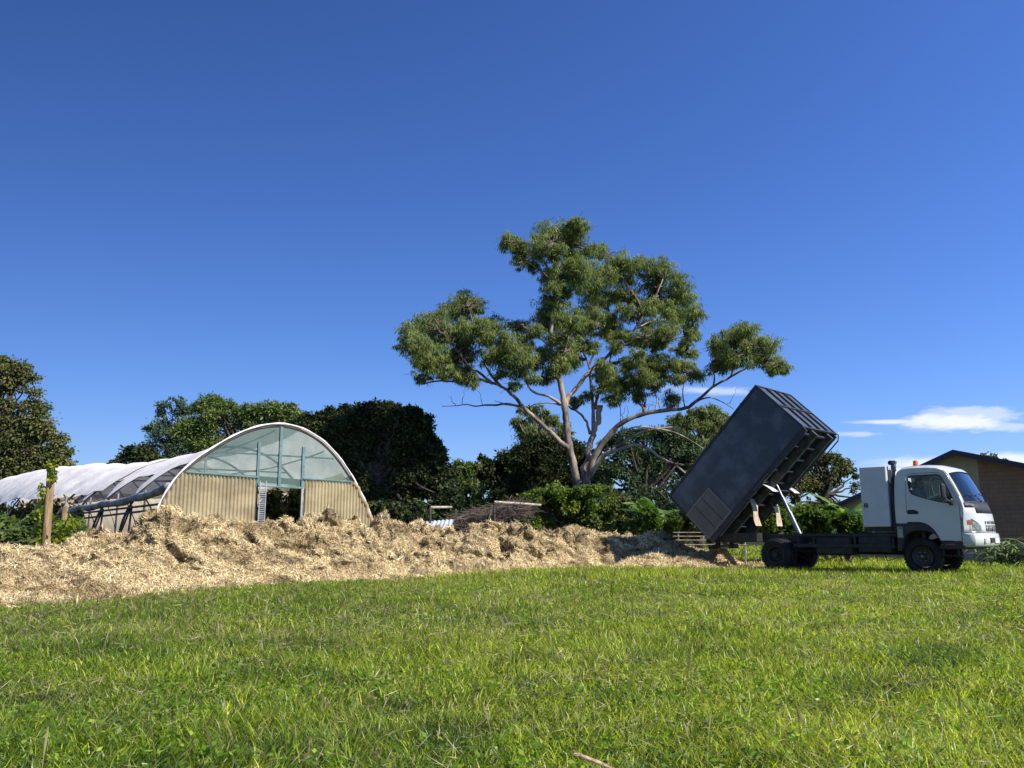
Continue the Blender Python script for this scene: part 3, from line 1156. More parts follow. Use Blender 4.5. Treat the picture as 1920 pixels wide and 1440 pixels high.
gum = empty('gum_tree', tuple(gp(1085, 998 + 62)), 0, 'tall spreading gum tree with pale forked limbs behind the vine hedge', 'tree', None)
gb = zp(905, 1255)
gum.location = (gb.x, GY, 0)
K = pxm(GY) * .40625     # metres per zoom pixel
limbs = [  # (points, r0, r1 in zoom px, depth drift in m at the end)
    ([(893, 1330), (890, 1240), (872, 1150), (855, 1080), (842, 980), (835, 900), (812, 780), (790, 700), (770, 620), (768, 560), (785, 450), (803, 350), (808, 290), (830, 220), (860, 150), (880, 80)], 25, 3, -1.0),
    ([(835, 900), (850, 850), (880, 815), (940, 740), (1010, 680), (1060, 630), (1110, 590), (1160, 530), (1200, 460), (1250, 390), (1290, 300)], 15, 3, 2.2),
    ([(1050, 640), (1100, 612), (1150, 605), (1250, 598), (1340, 625), (1400, 640)], 7, 1.5, 1.2),
    ([(1110, 592), (1170, 575), (1240, 580), (1300, 590), (1390, 565)], 7, 1.5, -1.5),
    ([(1160, 530), (1230, 500), (1300, 470), (1370, 400)], 6, 2, 2),
    ([(1200, 460), (1170, 400), (1120, 330), (1090, 280)], 6, 2, 0),
    ([(855, 1085), (822, 1062), (780, 1020), (740, 985), (680, 930), (640, 890), (600, 845), (540, 798), (470, 775), (395, 755), (330, 775), (250, 775), (170, 790)], 15, 3, -2.5),
    ([(540, 798), (490, 740), (455, 660), (440, 600), (415, 520), (390, 430)], 8, 2, -.5),
    ([(500, 785), (440, 735), (400, 710), (340, 640), (280, 560)], 8, 2, -2),
    ([(395, 755), (300, 750), (200, 700), (130, 650)], 5, 2, -2),
    ([(640, 893), (560, 880), (520, 885), (470, 885), (420, 890), (380, 882), (330, 888), (265, 890)], 7, 1.5, -.6),
    ([(560, 880), (535, 872), (510, 865)], 3, 1.0, 0),
    ([(818, 880), (760, 845), (690, 825), (655, 770), (640, 680), (600, 600)], 9, 2, -2),
    ([(815, 885), (770, 875), (700, 880), (650, 905)], 5, 2, 0),
    ([(770, 620), (700, 560), (640, 520)], 5, 2, -1.5),
    ([(790, 700), (830, 640), (850, 560), (880, 500)], 7, 2, -2.0),
    ([(803, 350), (750, 290), (700, 250), (640, 210), (610, 160)], 5, 2, -1),
    ([(808, 290), (780, 220), (770, 150)], 6, 2, -1.5),
    ([(920, 1330), (925, 1250), (928, 1180), (945, 1100), (965, 1010), (985, 960), (993, 905), (993, 895)], 19, 13, .5),
    ([(968, 1000), (966, 930), (963, 880), (955, 800), (945, 700), (925, 655), (900, 600), (870, 540)], 12, 2, 1.0),
    ([(975, 900), (985, 850), (1008, 790), (1040, 690), (1055, 600), (1070, 500), (1085, 420)], 9, 2, 2.5),
    ([(945, 700), (980, 620), (1010, 540), (1040, 450)], 6, 2, 1.5),
    ([(950, 1020), (935, 965), (905, 925), (862, 900), (850, 890)], 8, 4, .5),
    ([(935, 1330), (938, 1250), (960, 1150), (990, 1090), (1050, 1010), (1110, 960), (1200, 925), (1300, 910), (1390, 900), (1450, 860), (1520, 800), (1600, 755), (1680, 710), (1760, 690), (1840, 705)], 20, 2.5, -2.5),
    ([(1520, 800), (1525, 750), (1510, 700), (1525, 640)], 5, 2, -1),
    ([(1600, 755), (1620, 700), (1660, 640), (1670, 570)], 5, 2, -2),
    ([(1440, 868), (1500, 850), (1560, 870), (1615, 905)], 5, 1.3, 0),
    ([(1390, 900), (1380, 840), (1385, 780), (1410, 730)], 4, 1.5, .5),
    ([(1250, 915), (1260, 850), (1220, 790), (1230, 720)], 4.5, 1.5, 1.0),
    ([(1090, 975), (1090, 900), (1060, 830)], 3, 1.5, 1.0),
    ([(945, 1230), (990, 1150), (1050, 1090), (1130, 1040), (1200, 1005), (1300, 1000), (1400, 1040), (1470, 1085)], 12, 3, 2.0),
    ([(1050, 1090), (1100, 1020), (1160, 985), (1260, 990), (1330, 985)], 6, 2, 2),
    ([(950, 1225), (1000, 1130), (1080, 1092), (1160, 1070), (1220, 1085), (1280, 1130), (1340, 1158), (1390, 1200)], 13, 4, -1.5),
    ([(1335, 1156), (1380, 1160), (1430, 1155)], 6, 3, -1.5),
    ([(880, 600), (960, 540), (1040, 520), (1100, 470)], 4, 1.5, -1),
]
mb_trunk = MB()
attach = []
base_d = {}
for li, (pts, r0, r1, dd) in enumerate(limbs):
    n = len(pts)
    # starting depth: nearest already built limb point
    d0 = 0
    if attach:
        best = min(attach, key=lambda q: (q[0] - pts[0][0]) ** 2 + (q[1] - pts[0][1]) ** 2)
        if (best[0] - pts[0][0]) ** 2 + (best[1] - pts[0][1]) ** 2 < 1600:
            d0 = best[2]
    P = []
    Rr = []
    # catmull-rom refine
    def cr(p, t):
        i = int(t)
        i = min(i, n - 2)
        u = t - i
        a = p[max(i - 1, 0)]
        b = p[i]
        c = p[i + 1]
        d = p[min(i + 2, n - 1)]
        return tuple(.5 * ((2 * b[k]) + (-a[k] + c[k]) * u + (2 * a[k] - 5 * b[k] + 4 * c[k] - d[k]) * u * u + (-a[k] + 3 * b[k] - 3 * c[k] + d[k]) * u ** 3) for k in (0, 1))
    m = (n - 1) * 4
    for j in range(m + 1):
        t = j / m
        x, y = cr(pts, t * (n - 1))
        jit = r1 * .35
        x += random.gauss(0, jit)
        y += random.gauss(0, jit)
        dep = d0 + dd * t
        P.append(zp(x, y, dep))
        Rr.append(max(.012, (r0 + (r1 - r0) * t ** .75) * K * (1 + .07 * random.gauss(0, 1)) * .92))
        attach.append((x, y, dep))
    mb_trunk.tube(P, Rr, 9)
# a torn stub end
for (x, y, d_) in attach:
    pass

gumb = [(790, 90, 90, 66), (870, 100, 75, 60), (720, 150, 55, 60), (620, 145, 42, 42), (632, 215, 42, 35), (685, 235, 40, 32), (800, 185, 90, 48), (960, 160, 50, 45), (1000, 175, 42, 48), (890, 235, 60, 55),
        (885, 285, 90, 66), (775, 325, 55, 42), (1000, 280, 80, 66), (1100, 225, 90, 50), (1080, 290, 90, 76), (1200, 240, 80, 54), (1285, 250, 66, 55), (1250, 320, 90, 66), (1370, 320, 66, 60), (1395, 385, 56, 52),
        (1325, 400, 80, 64), (1430, 450, 55, 46), (1360, 480, 90, 56), (1420, 540, 50, 38), (1300, 530, 86, 54), (1400, 580, 46, 28), (780, 420, 84, 60), (755, 490, 72, 56), (850, 480, 86, 56), (900, 540, 86, 52),
        (820, 560, 66, 38), (920, 600, 56, 40), (970, 380, 80, 56), (1010, 480, 60, 46), (940, 335, 78, 48), (690, 540, 56, 46), (622, 520, 52, 42),
        (375, 412, 76, 58), (335, 450, 76, 56), (250, 470, 56, 42), (180, 510, 64, 46), (112, 540, 46, 48), (88, 598, 44, 26), (150, 600, 66, 48), (240, 560, 86, 58), (350, 530, 86, 58), (430, 530, 74, 56), (500, 505, 56, 46),
        (550, 580, 50, 46), (470, 580, 46, 36), (230, 650, 86, 56), (330, 670, 76, 56), (180, 690, 56, 46), (300, 730, 66, 34), (180, 758, 42, 26), (360, 600, 66, 46),
        (640, 600, 56, 46), (560, 670, 64, 46), (540, 730, 36, 36), (620, 720, 56, 36), (650, 650, 54, 46), (740, 640, 54, 46), (820, 620, 64, 54), (800, 700, 54, 46), (880, 680, 44, 44), (740, 755, 36, 34), (600, 785, 30, 26),
        (1060, 760, 76, 54), (1130, 700, 76, 46), (1160, 780, 56, 46), (1230, 680, 76, 40), (1310, 690, 76, 42), (1380, 700, 56, 44), (1440, 735, 42, 44), (1200, 740, 66, 46), (1070, 840, 54, 44), (1000, 750, 44, 36), (1250, 790, 44, 36),
        (1660, 540, 66, 46), (1600, 570, 56, 42), (1530, 600, 46, 44), (1570, 640, 66, 44), (1680, 600, 86, 54), (1760, 600, 56, 46), (1740, 660, 66, 44), (1640, 675, 66, 34), (1820, 700, 46, 34), (1858, 715, 32, 26), (1790, 715, 36, 22),
        (890, 860, 50, 32), (940, 840, 34, 24), (1150, 460, 60, 40), (1230, 420, 60, 40), (1110, 370, 70, 36), (1180, 600, 50, 24), (1330, 845, 44, 40)]
blobs = []
fine = MB()
apx = np.array([(a, b) for a, b, c in attach])
adep = np.array([c for a, b, c in attach])
_rs = random.Random(5)
cand = [q for q in attach if q[1] < 720 or (q[0] < 420 and q[1] < 770)]
for _i in range(70):
    q = _rs.choice(cand)
    gumb.append((q[0] + _rs.uniform(-45, 45), q[1] - _rs.uniform(-12, 50), _rs.uniform(34, 56), _rs.uniform(26, 42)))
gumb += [(700, 690, 44, 40), (690, 760, 34, 30), (580, 620, 50, 44), (520, 640, 40, 34), (1010, 700, 44, 38), (1010, 800, 46, 34), (1100, 800, 56, 44), (1180, 840, 44, 34), (960, 460, 70, 50), (1060, 380, 70, 50), (1300, 440, 70, 50), (1160, 660, 60, 36), (1290, 740, 50, 36), (1360, 760, 34, 34), (870, 640, 50, 44), (960, 620, 44, 34)]
gumb = [b_ for b_ in gumb if not (b_[1] < 170 and b_[0] > 1010)]
for (x, y, rx, ry) in gumb:
    dist = (apx[:, 0] - x) ** 2 + ((apx[:, 1] - y) * .9 - ry * .25) ** 2 + np.where(apx[:, 1] < y - ry * .3, 4000, 0)
    j = int(np.argmin(dist))
    dep = adep[j] + random.uniform(-1.4, 1.4)
    dens = rx * ry / 4000.0
    blobs.append((tuple(zp(x, y, dep)), rx * K * 1.06, max(rx, ry) * K * .95, ry * K * 1.06, dens))
    # fine twigs from the limb into the spray
    a = zp(apx[j][0], apx[j][1], adep[j])
    for q in range(5):
        e = zp(x + random.uniform(-.65, .65) * rx, y + random.uniform(-.5, .6) * ry, dep + random.uniform(-.6, .6))
        pts = wob(a, e, (e - a).length * .05, 5)
        fine.tube(pts, [.035 * (1 - i / 6) + .010 for i in range(6)], 5, False)
        for z in range(3):
            s_ = pts[random.choice((2, 3, 4))]
            e2 = s_ + Vector((random.gauss(0, .3), random.gauss(0, .3), random.gauss(-.02, .2)))
            fine.tube([s_, s_.lerp(e2, .5) + Vector((0, 0, .05)), e2], [.012, .008, .005], 4, False)
# dead twigs below the left limb and hanging twigs on the right
for (x, y, dx, dy) in ((200, 790, -110, -45), (360, 885, 10, -90), (455, 882, -25, -70), (330, 885, -20, -40), (1100, 960, 10, -60), (1270, 915, -10, -80), (1345, 905, -30, -80), (1580, 880, 60, -80), (1220, 925, 20, -60), (1130, 955, -15, -70)):
    a = zp(x, y, 0)
    e = zp(x + dx, y + dy, random.uniform(-.5, .5))
    fine.tube(wob(a, e, .06, 5), [.02, .016, .012, .01, .008, .006], 4, False)
inv = Matrix.Translation(-Vector(gum.location))
mb_trunk.build('trunk', M['gum_bark'], gum, smooth='all', M=inv)
fine.build('twigs', M['twig'], gum, smooth='all', M=inv)
gpal = [(.065, .098, .038), (.145, .185, .062), (.245, .285, .092), (.37, .40, .15)]
Q, C = crown(blobs, 50, 44, .20, .0150, gpal, sub_r=.155, droop=.66, shell=.1)
crown_obj('crown', Q, C, M['leaf'], gum)


# ---------- generic trees
def tree(name, px, Y, base_r, blobs_px, label, pal, L, W, nsub=44, nleaf=56, droop=.25, sub_r=.26, mat='leaf_dark', bark='dark_bark', trunk_px=None, group=None, ysq=1.0, shell=.45, updir=0, limbs_n=1, cat='tree'):
    b = at(px, 998, Y)
    t = empty(name, (b.x, Y, 0), 0, label, cat, group)
    bl = []
    k = pxm(Y)
    for q in blobs_px:
        x, y, rx, ry = q[:4]
        dY = q[4] if len(q) > 4 else random.uniform(-.5, .5) * rx * k
        bl.append((tuple(at(x, y, Y + dY)), rx * k, rx * k * ysq, ry * k, max(.15, rx * ry / 900.0)))
    Q, C = crown(bl, int(nsub * 1.3), int(nleaf * 1.35), L * .78, W * .8, pal, sub_r=sub_r, droop=droop, shell=shell, updir=updir)
    crown_obj('crown', Q, C, M[mat], t)
    tm = MB()
    base = Vector((b.x, Y, -.1))
    cx = sum(q[0] for q in blobs_px) / len(blobs_px)
    cyy = sum(q[1] for q in blobs_px) / len(blobs_px)
    mid = at(px * .6 + cx * .4, (998 + cyy) / 2 + 10, Y)
    top = at(cx, cyy, Y)
    tm.tube(wob(base, mid, .08, 4)[:-1] + wob(mid, top, .12, 4), [base_r * (1 - i / 12) for i in range(9)], 9)
    for (c, rx, ry, rz, _) in bl:
        e = Vector(c)
        s = mid.lerp(top, random.random() * .9)
        for z in range(limbs_n):
            e2 = e + Vector((random.uniform(-.5, .5) * rx, random.uniform(-.5, .5) * ry, random.uniform(-.2, .5) * rz))
            tm.tube(wob(s, e2, (e2 - s).length * .06, 4), [base_r * .34, base_r * .26, base_r * .2, base_r * .13, base_r * .06], 6, False)
    tm.build('trunk', M[bark], t, smooth='all', M=Matrix.Translation(-Vector(t.location)))
    return t


def fillb(outline_fn, x0, x1, ybot, n, rmin, rmax, jitter=0):
    """blobs filling the area under a silhouette y=f(x)"""
    out = []
    for i in range(n):
        x = random.uniform(x0, x1)
        r = random.uniform(rmin, rmax)
        yt = outline_fn(x) + r * .85
        t = random.random() ** 1.5
        y = yt + (ybot - yt) * t
        out.append((x, y, r, r * random.uniform(.7, .95)))
    # uneven sprays along the silhouette, some standing proud, some set back
    x = x0
    while x < x1:
        r = random.uniform(rmin * .45, rmax * .75)
        out.append((x, outline_fn(x) + r * random.uniform(.3, 1.5), r, r * random.uniform(.7, 1.0)))
        x += r * random.uniform(.5, 1.2)
    return out


def sil(pts):
    xs_ = [p[0] for p in pts]
    ys_ = [p[1] for p in pts]
    return lambda x: float(np.interp(x, xs_, ys_))


olive = [(.045, .068, .020), (.085, .11, .032), (.15, .145, .045), (.24, .175, .065)]
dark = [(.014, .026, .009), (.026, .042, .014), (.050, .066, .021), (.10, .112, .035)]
midg = [(.045, .078, .022), (.095, .14, .036), (.16, .21, .052), (.23, .26, .075)]
gumy = [(.08, .115, .046), (.14, .175, .065), (.21, .24, .085), (.28, .29, .11)]
blueg = [(.036, .068, .040), (.065, .105, .052), (.10, .15, .066), (.16, .20, .08)]
bright = [(.055, .10, .016), (.11, .17, .025), (.21, .26, .038), (.36, .36, .07)]

f = sil([(-140, 640), (-40, 650), (0, 668), (30, 675), (60, 700), (75, 740), (85, 790), (100, 815), (115, 830), (128, 850), (138, 880)])
tree('broadleaf_tree', -70, 84, .5, fillb(f, -130, 112, 990, 130, 12, 22) + [(random.uniform(-60, 95), random.uniform(790, 900), random.uniform(12, 20), random.uniform(11, 16)) for _ in range(45)] + [(121, 822, 8, 9), (127, 845, 9, 9), (112, 838, 10, 9), (45, 688, 9, 8), (130, 868, 8, 10)],
     'dense tree with olive and brown tinged leaves at the left edge', olive, .36, .115, 30, 30, droop=.3, shell=.25, sub_r=.36)
f = sil([(205, 868), (235, 838), (270, 836), (295, 850), (330, 870)])
tree('broadleaf_tree', 262, 62, .25, fillb(f, 215, 310, 880, 12, 10, 20), 'small dark rounded tree low behind the greenhouse roof', dark, .34, .10, 30, 30)
pine_b = []
for (x, y, r) in ((305, 760, 12), (332, 756, 13), (350, 766, 12), (305, 780, 14), (338, 775, 15), (362, 770, 10), (295, 800, 15), (322, 795, 18), (348, 795, 17), (288, 815, 15), (315, 818, 18), (342, 822, 20), (300, 838, 20), (330, 845, 22), (365, 800, 15), (275, 805, 9), (366, 830, 20)):
    pine_b.append((x, y, r, r * .62))
tree('feathery_tree', 325, 68, .3, pine_b, 'bluish tree with layered feathery tiers left of the greenhouse arch', blueg, .34, .055, 34, 42, droop=.05, sub_r=.34, updir=.4, limbs_n=2)
f = sil([(345, 800), (360, 765), (385, 748), (410, 745), (432, 756), (455, 762), (480, 757), (520, 758), (550, 762), (562, 776), (575, 800)])
tree('feathery_tree', 450, 64, .4, fillb(f, 352, 566, 900, 60, 12, 22), 'broad mid green tree with fine foliage rising behind the greenhouse', midg, .34, .06, 36, 38, droop=.1, sub_r=.3, updir=.2)
f = sil([(548, 798), (575, 784), (610, 776), (640, 768), (665, 772), (700, 762), (720, 758), (745, 766), (770, 772), (800, 780), (806, 800), (812, 830), (830, 850), (842, 870), (852, 900)])
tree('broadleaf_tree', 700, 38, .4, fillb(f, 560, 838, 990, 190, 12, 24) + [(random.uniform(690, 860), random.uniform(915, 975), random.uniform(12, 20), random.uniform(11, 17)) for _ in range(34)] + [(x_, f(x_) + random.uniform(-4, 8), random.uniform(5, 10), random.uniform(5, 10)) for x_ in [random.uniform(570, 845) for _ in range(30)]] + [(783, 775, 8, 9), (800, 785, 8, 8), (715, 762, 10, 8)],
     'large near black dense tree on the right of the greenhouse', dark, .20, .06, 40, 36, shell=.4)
f = sil([(835, 880), (860, 868), (885, 872), (905, 856), (925, 862), (945, 852), (975, 850), (990, 862), (1010, 860)])
tree('broadleaf_tree', 865, 48, .25, fillb(f, 835, 898, 990, 16, 12, 20), 'small dusky tree beside the large dark tree', midg, .26, .07, 34, 34)
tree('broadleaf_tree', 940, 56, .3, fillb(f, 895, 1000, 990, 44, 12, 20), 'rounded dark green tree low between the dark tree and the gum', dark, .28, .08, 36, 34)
# behind the gum
f = sil([(962, 790), (975, 765), (1000, 760), (1030, 770), (1060, 790), (1075, 830)])
tree('gum_tree', 1010, 52, .3, fillb(f, 968, 1070, 860, 26, 12, 18) + [(985, 800, 18, 20), (975, 825, 14, 16)], 'paler gum tree partly hidden behind the left limbs of the tall gum', gumy, .28, .035, 26, 46, droop=.55, mat='leaf', bark='gum_bark', shell=.3)
f = sil([(955, 850), (985, 832), (1010, 815), (1040, 820), (1070, 815), (1100, 840), (1125, 850)])
tree('feathery_tree', 1030, 47, .3, fillb(f, 965, 1110, 985, 70, 12, 20), 'dark fine leaved tree behind the trunk of the tall gum', dark, .26, .045, 36, 38, droop=.1, updir=.2)
f = sil([(1110, 850), (1140, 820), (1180, 808), (1230, 800), (1280, 812), (1310, 830)])
tree('feathery_tree', 1200, 46, .3, fillb(f, 1110, 1310, 985, 70, 12, 20), 'feathery dark green tree right of the gum trunk', blueg, .26, .045, 34, 40, droop=.1, updir=.2, shell=.3)
f = sil([(1240, 800), (1265, 775), (1300, 765), (1340, 762), (1370, 775), (1390, 810)])
tree('gum_tree', 1310, 50, .3, fillb(f, 1250, 1385, 900, 36, 13, 20) + [(1285, 880, 22, 18), (1260, 905, 20, 16)], 'yellowish gum tree seen between the gum limbs and the raised tipper', gumy, .27, .035, 30, 46, droop=.5, mat='leaf', bark='gum_bark', shell=.3)
f = sil([(1478, 905), (1500, 868), (1525, 852), (1550, 848), (1575, 855), (1595, 872), (1612, 905)])
tree('broadleaf_tree', 1545, 33.5, .2, fillb(f, 1485, 1606, 960, 34, 9, 17), 'dark glossy leaved tree between the raised tipper and the white toolbox', olive, .13, .045, 30, 30, shell=.25)
tree('broadleaf_tree', 1860, 46, .2, [(1850, 862, 12, 10), (1868, 862, 13, 9), (1880, 868, 10, 8)], 'treetop peeping over the ridge of the brick house', midg, .2, .06, 30, 30)

# ---------- vine covered hedge
hv = at(1100, 998, 31)
hedge = empty('vine_hedge', (hv.x, 31, 0), 0, 'long hump of leafy vines below the tall gum tree', 'hedge')
f = sil([(975, 935), (990, 922), (1010, 916), (1040, 908), (1060, 914), (1090, 912), (1120, 906), (1150, 912), (1165, 922), (1185, 930), (1205, 945), (1215, 985)])
bl = []
for q in fillb(f, 972, 1206, 1000, 140, 7, 13):
    bl.append((tuple(at(q[0], q[1], 31 + random.uniform(-.5, 1.4))), q[2] * pxm(31), .5, q[3] * pxm(31), q[2] * q[3] / 300))
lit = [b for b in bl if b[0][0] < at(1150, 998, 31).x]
drk = [b for b in bl if b[0][0] >= at(1150, 998, 31).x]  # right end takes a dark leaf palette, its shade painted in
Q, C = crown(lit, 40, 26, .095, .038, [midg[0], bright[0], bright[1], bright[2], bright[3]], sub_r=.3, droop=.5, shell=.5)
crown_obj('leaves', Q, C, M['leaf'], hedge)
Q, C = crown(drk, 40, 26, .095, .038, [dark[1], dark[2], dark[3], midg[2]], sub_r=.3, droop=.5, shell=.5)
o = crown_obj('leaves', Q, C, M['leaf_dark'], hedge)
o['label'] = 'leaves at the right end, shade painted into their colour'
core = MB()
for i in range(60):
    a = at(random.uniform(985, 1200), 1000, 31 + random.uniform(0, 1.0))
    a.z = 0
    e = at(random.uniform(985, 1200), 935, 31 + random.uniform(0, 1.0))
    core.tube(wob(a, e, .15, 4), [.03, .025, .02, .015, .01], 5, False)
core.build('stems', M['twig'], hedge, M=Matrix.Translation(-Vector(hedge.location)))

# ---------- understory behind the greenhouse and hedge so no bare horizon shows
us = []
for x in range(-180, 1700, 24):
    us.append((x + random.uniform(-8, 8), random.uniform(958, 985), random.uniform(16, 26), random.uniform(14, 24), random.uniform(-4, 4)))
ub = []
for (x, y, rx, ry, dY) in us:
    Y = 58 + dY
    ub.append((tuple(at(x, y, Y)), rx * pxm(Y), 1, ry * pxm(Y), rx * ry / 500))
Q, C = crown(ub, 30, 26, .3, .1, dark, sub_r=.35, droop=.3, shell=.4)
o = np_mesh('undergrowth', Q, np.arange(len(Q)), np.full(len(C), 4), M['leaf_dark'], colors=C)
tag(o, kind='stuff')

# ---------- banana plants and low greenery behind the truck
def leaf_blade(base, dirv, L, W, droop, pal, tornness=.4):
    """a long banana leaf: midrib curve with two half blades, torn into lobes. returns quads"""
    Q, C = [], []
    d = Vector(dirv).normalized()
    side = d.cross(Vector((0, 0, 1)))
    side = side.normalized() if side.length > .1 else Vector((1, 0, 0))
    n = 12
    p = Vector(base)
    pts = [p.copy()]
    dd = d.copy()
    for i in range(n):
        dd = (dd + Vector((0, 0, -droop / n))).normalized()
        p = p + dd * (L / n)
        pts.append(p.copy())
    c0 = np.array(random.choice(pal)) * random.uniform(.8, 1.2)
    for i in range(n):
        t0, t1 = i / n, (i + 1) / n
        w0 = W * math.sin(PI * min(1, t0 * .92 + .06)) ** .6
        w1 = W * math.sin(PI * min(1, t1 * .92 + .06)) ** .6
        for s in (-1, 1):
            if random.random() < tornness * .25:
                continue
            fold = Vector((0, 0, -.35 - .5 * random.random() * tornness))
            gap = random.uniform(0, .12) * tornness
            a, b = pts[i], pts[i + 1].lerp(pts[i], gap)
            Q += [a, b, b + side * s * w1 + fold * w1, a + side * s * w0 + fold * w0]
            C.append(c0 * random.uniform(.85, 1.15))
    return Q, C


def banana(px, Y, H, n, L, W, label, top_y=None):
    b = at(px, 998, Y)
    t = empty('banana_plant', (b.x, Y, 0), 0, label, 'banana plant', 'banana plants behind the truck')
    Q, C = [], []
    pal = [(.05, .12, .02), (.09, .19, .03), (.15, .26, .05), (.22, .32, .09)]
    for i in range(n):
        a = 2 * PI * i / n + random.uniform(-.3, .3)
        up = random.uniform(.5, 2.2)
        q, c = leaf_blade((0, 0, H * random.uniform(.75, 1)), (math.cos(a), math.sin(a), up), L * random.uniform(.75, 1.1), W * random.uniform(.8, 1.1), random.uniform(.9, 2.2), pal)
        Q += q
        C += c
    V = np.array([tuple(v) for v in Q])
    np_mesh('leaves', V, np.arange(len(V)), np.full(len(C), 4), M['banana_leaf'], parent=t, colors=np.array(C))
    MB().tube([(0, 0, -.05), (.02, 0, H * .5), (0, 0, H)], [.11, .09, .05], 9).build('stem', M['post_wood'], t, smooth='all')
    return t


banana(1222, 29.5, 1.7, 9, 1.35, .24, 'banana plant with pale upright leaf beside the vine hedge')
banana(1255, 29, 1.1, 8, 1.0, .2, 'low banana plant at the lower corner of the raised tipper')
banana(1588, 28.5, 1.55, 10, 1.8, .24, 'tall banana plant with sunlit drooping leaves left of the toolbox')
banana(1500, 28.5, 1.5, 8, 1.4, .22, 'leafy banana plant seen through the gap by the hoist ram')
banana(1548, 30.0, 1.2, 7, 1.2, .22, 'short banana plant between hoist ram and toolbox')


def shrub(name, px, Y, blobs, label, pal, L=.11, W=.04, mat='leaf', droop=.2, group=None, nsub=26, nleaf=24, updir=0, cat='shrub'):
    b = at(px, 998, Y)
    t = empty(name, (b.x, Y, 0), 0, label, cat, group)
    k = pxm(Y)
    bl = [(tuple(at(x, y, Y + random.uniform(-.5, .5))), rx * k, rx * k, ry * k, rx * ry / 320) for (x, y, rx, ry) in blobs]
    Q, C = crown(bl, nsub, nleaf, L, W, pal, sub_r=.3, droop=droop, shell=.35, updir=updir)
    crown_obj('leaves', Q, C, M[mat], t)
    s = MB()
    for c in bl:
        s.tube(wob(Vector((b.x + random.uniform(-.1, .1), Y, 0)), Vector(c[0]), .08, 4), [.025, .02, .017, .012, .006], 5, False)
    s.build('stems', M['twig'], t, M=Matrix.Translation(-Vector(t.location)))
    return t


gs = 'weedy shrubs behind the truck'
shrub('leafy_shrub', 1440, 27.5, [(random.uniform(1420, 1475), random.uniform(945, 1005), 10, 9) for i in range(16)], 'bright leafy shrub framed between the hanging flap and the hoist ram', [midg[1], bright[0], bright[1], bright[2]], .14, .05, group=gs)
shrub('leafy_shrub', 1520, 27.8, [(random.uniform(1480, 1560), random.uniform(950, 1005), 11, 9) for i in range(24)], 'bright weedy shrub right of the hoist ram above the chassis', [midg[1], bright[0], bright[1], bright[2]], .14, .05, group=gs)
shrub('leafy_shrub', 1585, 27.3, [(random.uniform(1560, 1625), random.uniform(965, 1008), 10, 9) for i in range(18)], 'low shrub with sunlit leaves at the foot of the white toolbox', [midg[1], bright[0], bright[1], bright[2]], .14, .05, group=gs)
shrub('leafy_shrub', 1255, 28.4, [(random.uniform(1212, 1330), random.uniform(958, 1003), 11, 10) for i in range(26)], 'green weedy shrub behind the shaded mulch heap', [midg[1], bright[0], bright[1], bright[1]], .13, .045, group=gs)
shrub('leafy_shrub', 1180, 30.0, [(random.uniform(1120, 1240), random.uniform(975, 1005), 11, 10) for i in range(16)], 'dull low shrub at the right foot of the vine hedge', [dark[1], dark[2], midg[2], midg[3]], .13, .045, mat='leaf_dark', group=gs)
shrub('leafy_shrub', 30, 18.5, [(random.uniform(-40, 150), random.uniform(985, 1030), 14, 13) for i in range(26)] + [(60, 985, 10, 12), (75, 965, 8, 14), (80, 975, 8, 12)], 'tangle of dark weeds around the timber post', [dark[1], midg[1], midg[2], bright[1]], .12, .05, group='weeds by the greenhouse')
shrub('leafy_shrub', 520, 27.5, [(random.uniform(490, 575), random.uniform(922, 1000), 10, 11) for i in range(46)], 'dark bush seen inside through the greenhouse doorway', dark, .13, .045, mat='leaf_dark', group='weeds by the greenhouse')
shrub('leafy_shrub', 740, 27.0, [(random.uniform(695, 800), random.uniform(950, 1000), 13, 12) for i in range(22)], 'dark undergrowth at the right foot of the greenhouse', [dark[0], dark[1], dark[2], midg[2]], .13, .045, mat='leaf_dark', group='weeds by the greenhouse')
shrub('leafy_shrub', 900, 29.0, [(random.uniform(850, 985), random.uniform(960, 1000), 12, 11) for i in range(22)], 'dark scrub behind the pale pipe frames', dark, .13, .045, mat='leaf_dark', group='weeds by the greenhouse')


def strap_plant(px, Y, n, L, label, spread=.8):
    b = at(px, 998, Y)
    t = empty('strap_leaf_plant', (b.x, Y, 0), 0, label, 'plant', 'strappy plants by the brick house')
    Q, C = [], []
    for i in range(n):
        a = random.uniform(0, 2 * PI)
        q, c = leaf_blade((random.gauss(0, .16), random.gauss(0, .16), random.uniform(.05, .5)), (math.cos(a), math.sin(a), random.uniform(.6, 1.8)), L * random.uniform(.5, 1.1), .028, random.uniform(1.2, 2.4), [(.05, .09, .03), (.12, .17, .06), (.3, .34, .18)], 0)
        Q += q
        C += c
    V = np.array([tuple(v) for v in Q])
    np_mesh('leaves', V, np.arange(len(V)), np.full(len(C), 4), M['banana_leaf'], parent=t, colors=np.array(C))
    return t


strap_plant(1880, 24.5, 110, 1.0, 'strappy leaved plant just ahead of the truck bumper')
strap_plant(1935, 24.0, 110, 1.0, 'strappy leaved plant at the right edge of the picture')
strap_plant(1852, 26.0, 60, .8, 'strappy plant against the brick wall behind the bumper')

# ------------------------------------------------------------ house
HYAW = R(-45)
A = at(1794, 846, 30.0)
hx = Vector((math.cos(HYAW), math.sin(HYAW), 0))
house = empty('brick_house', (A.x, A.y, 0), HYAW, 'brown block house with dark fascia gable behind the truck cab', 'house')


def house_uz(px, py, off=0):
    d = ray(px, py)
    n = Vector((-math.sin(HYAW), math.cos(HYAW), 0))
    t = n.dot(Vector((A.x, A.y, CAM_H)) - Vector((0, 0, CAM_H)) + n * off) / n.dot(d)
    P = Vector((0, 0, CAM_H)) + d * t
    return (P - A).dot(hx), P.z


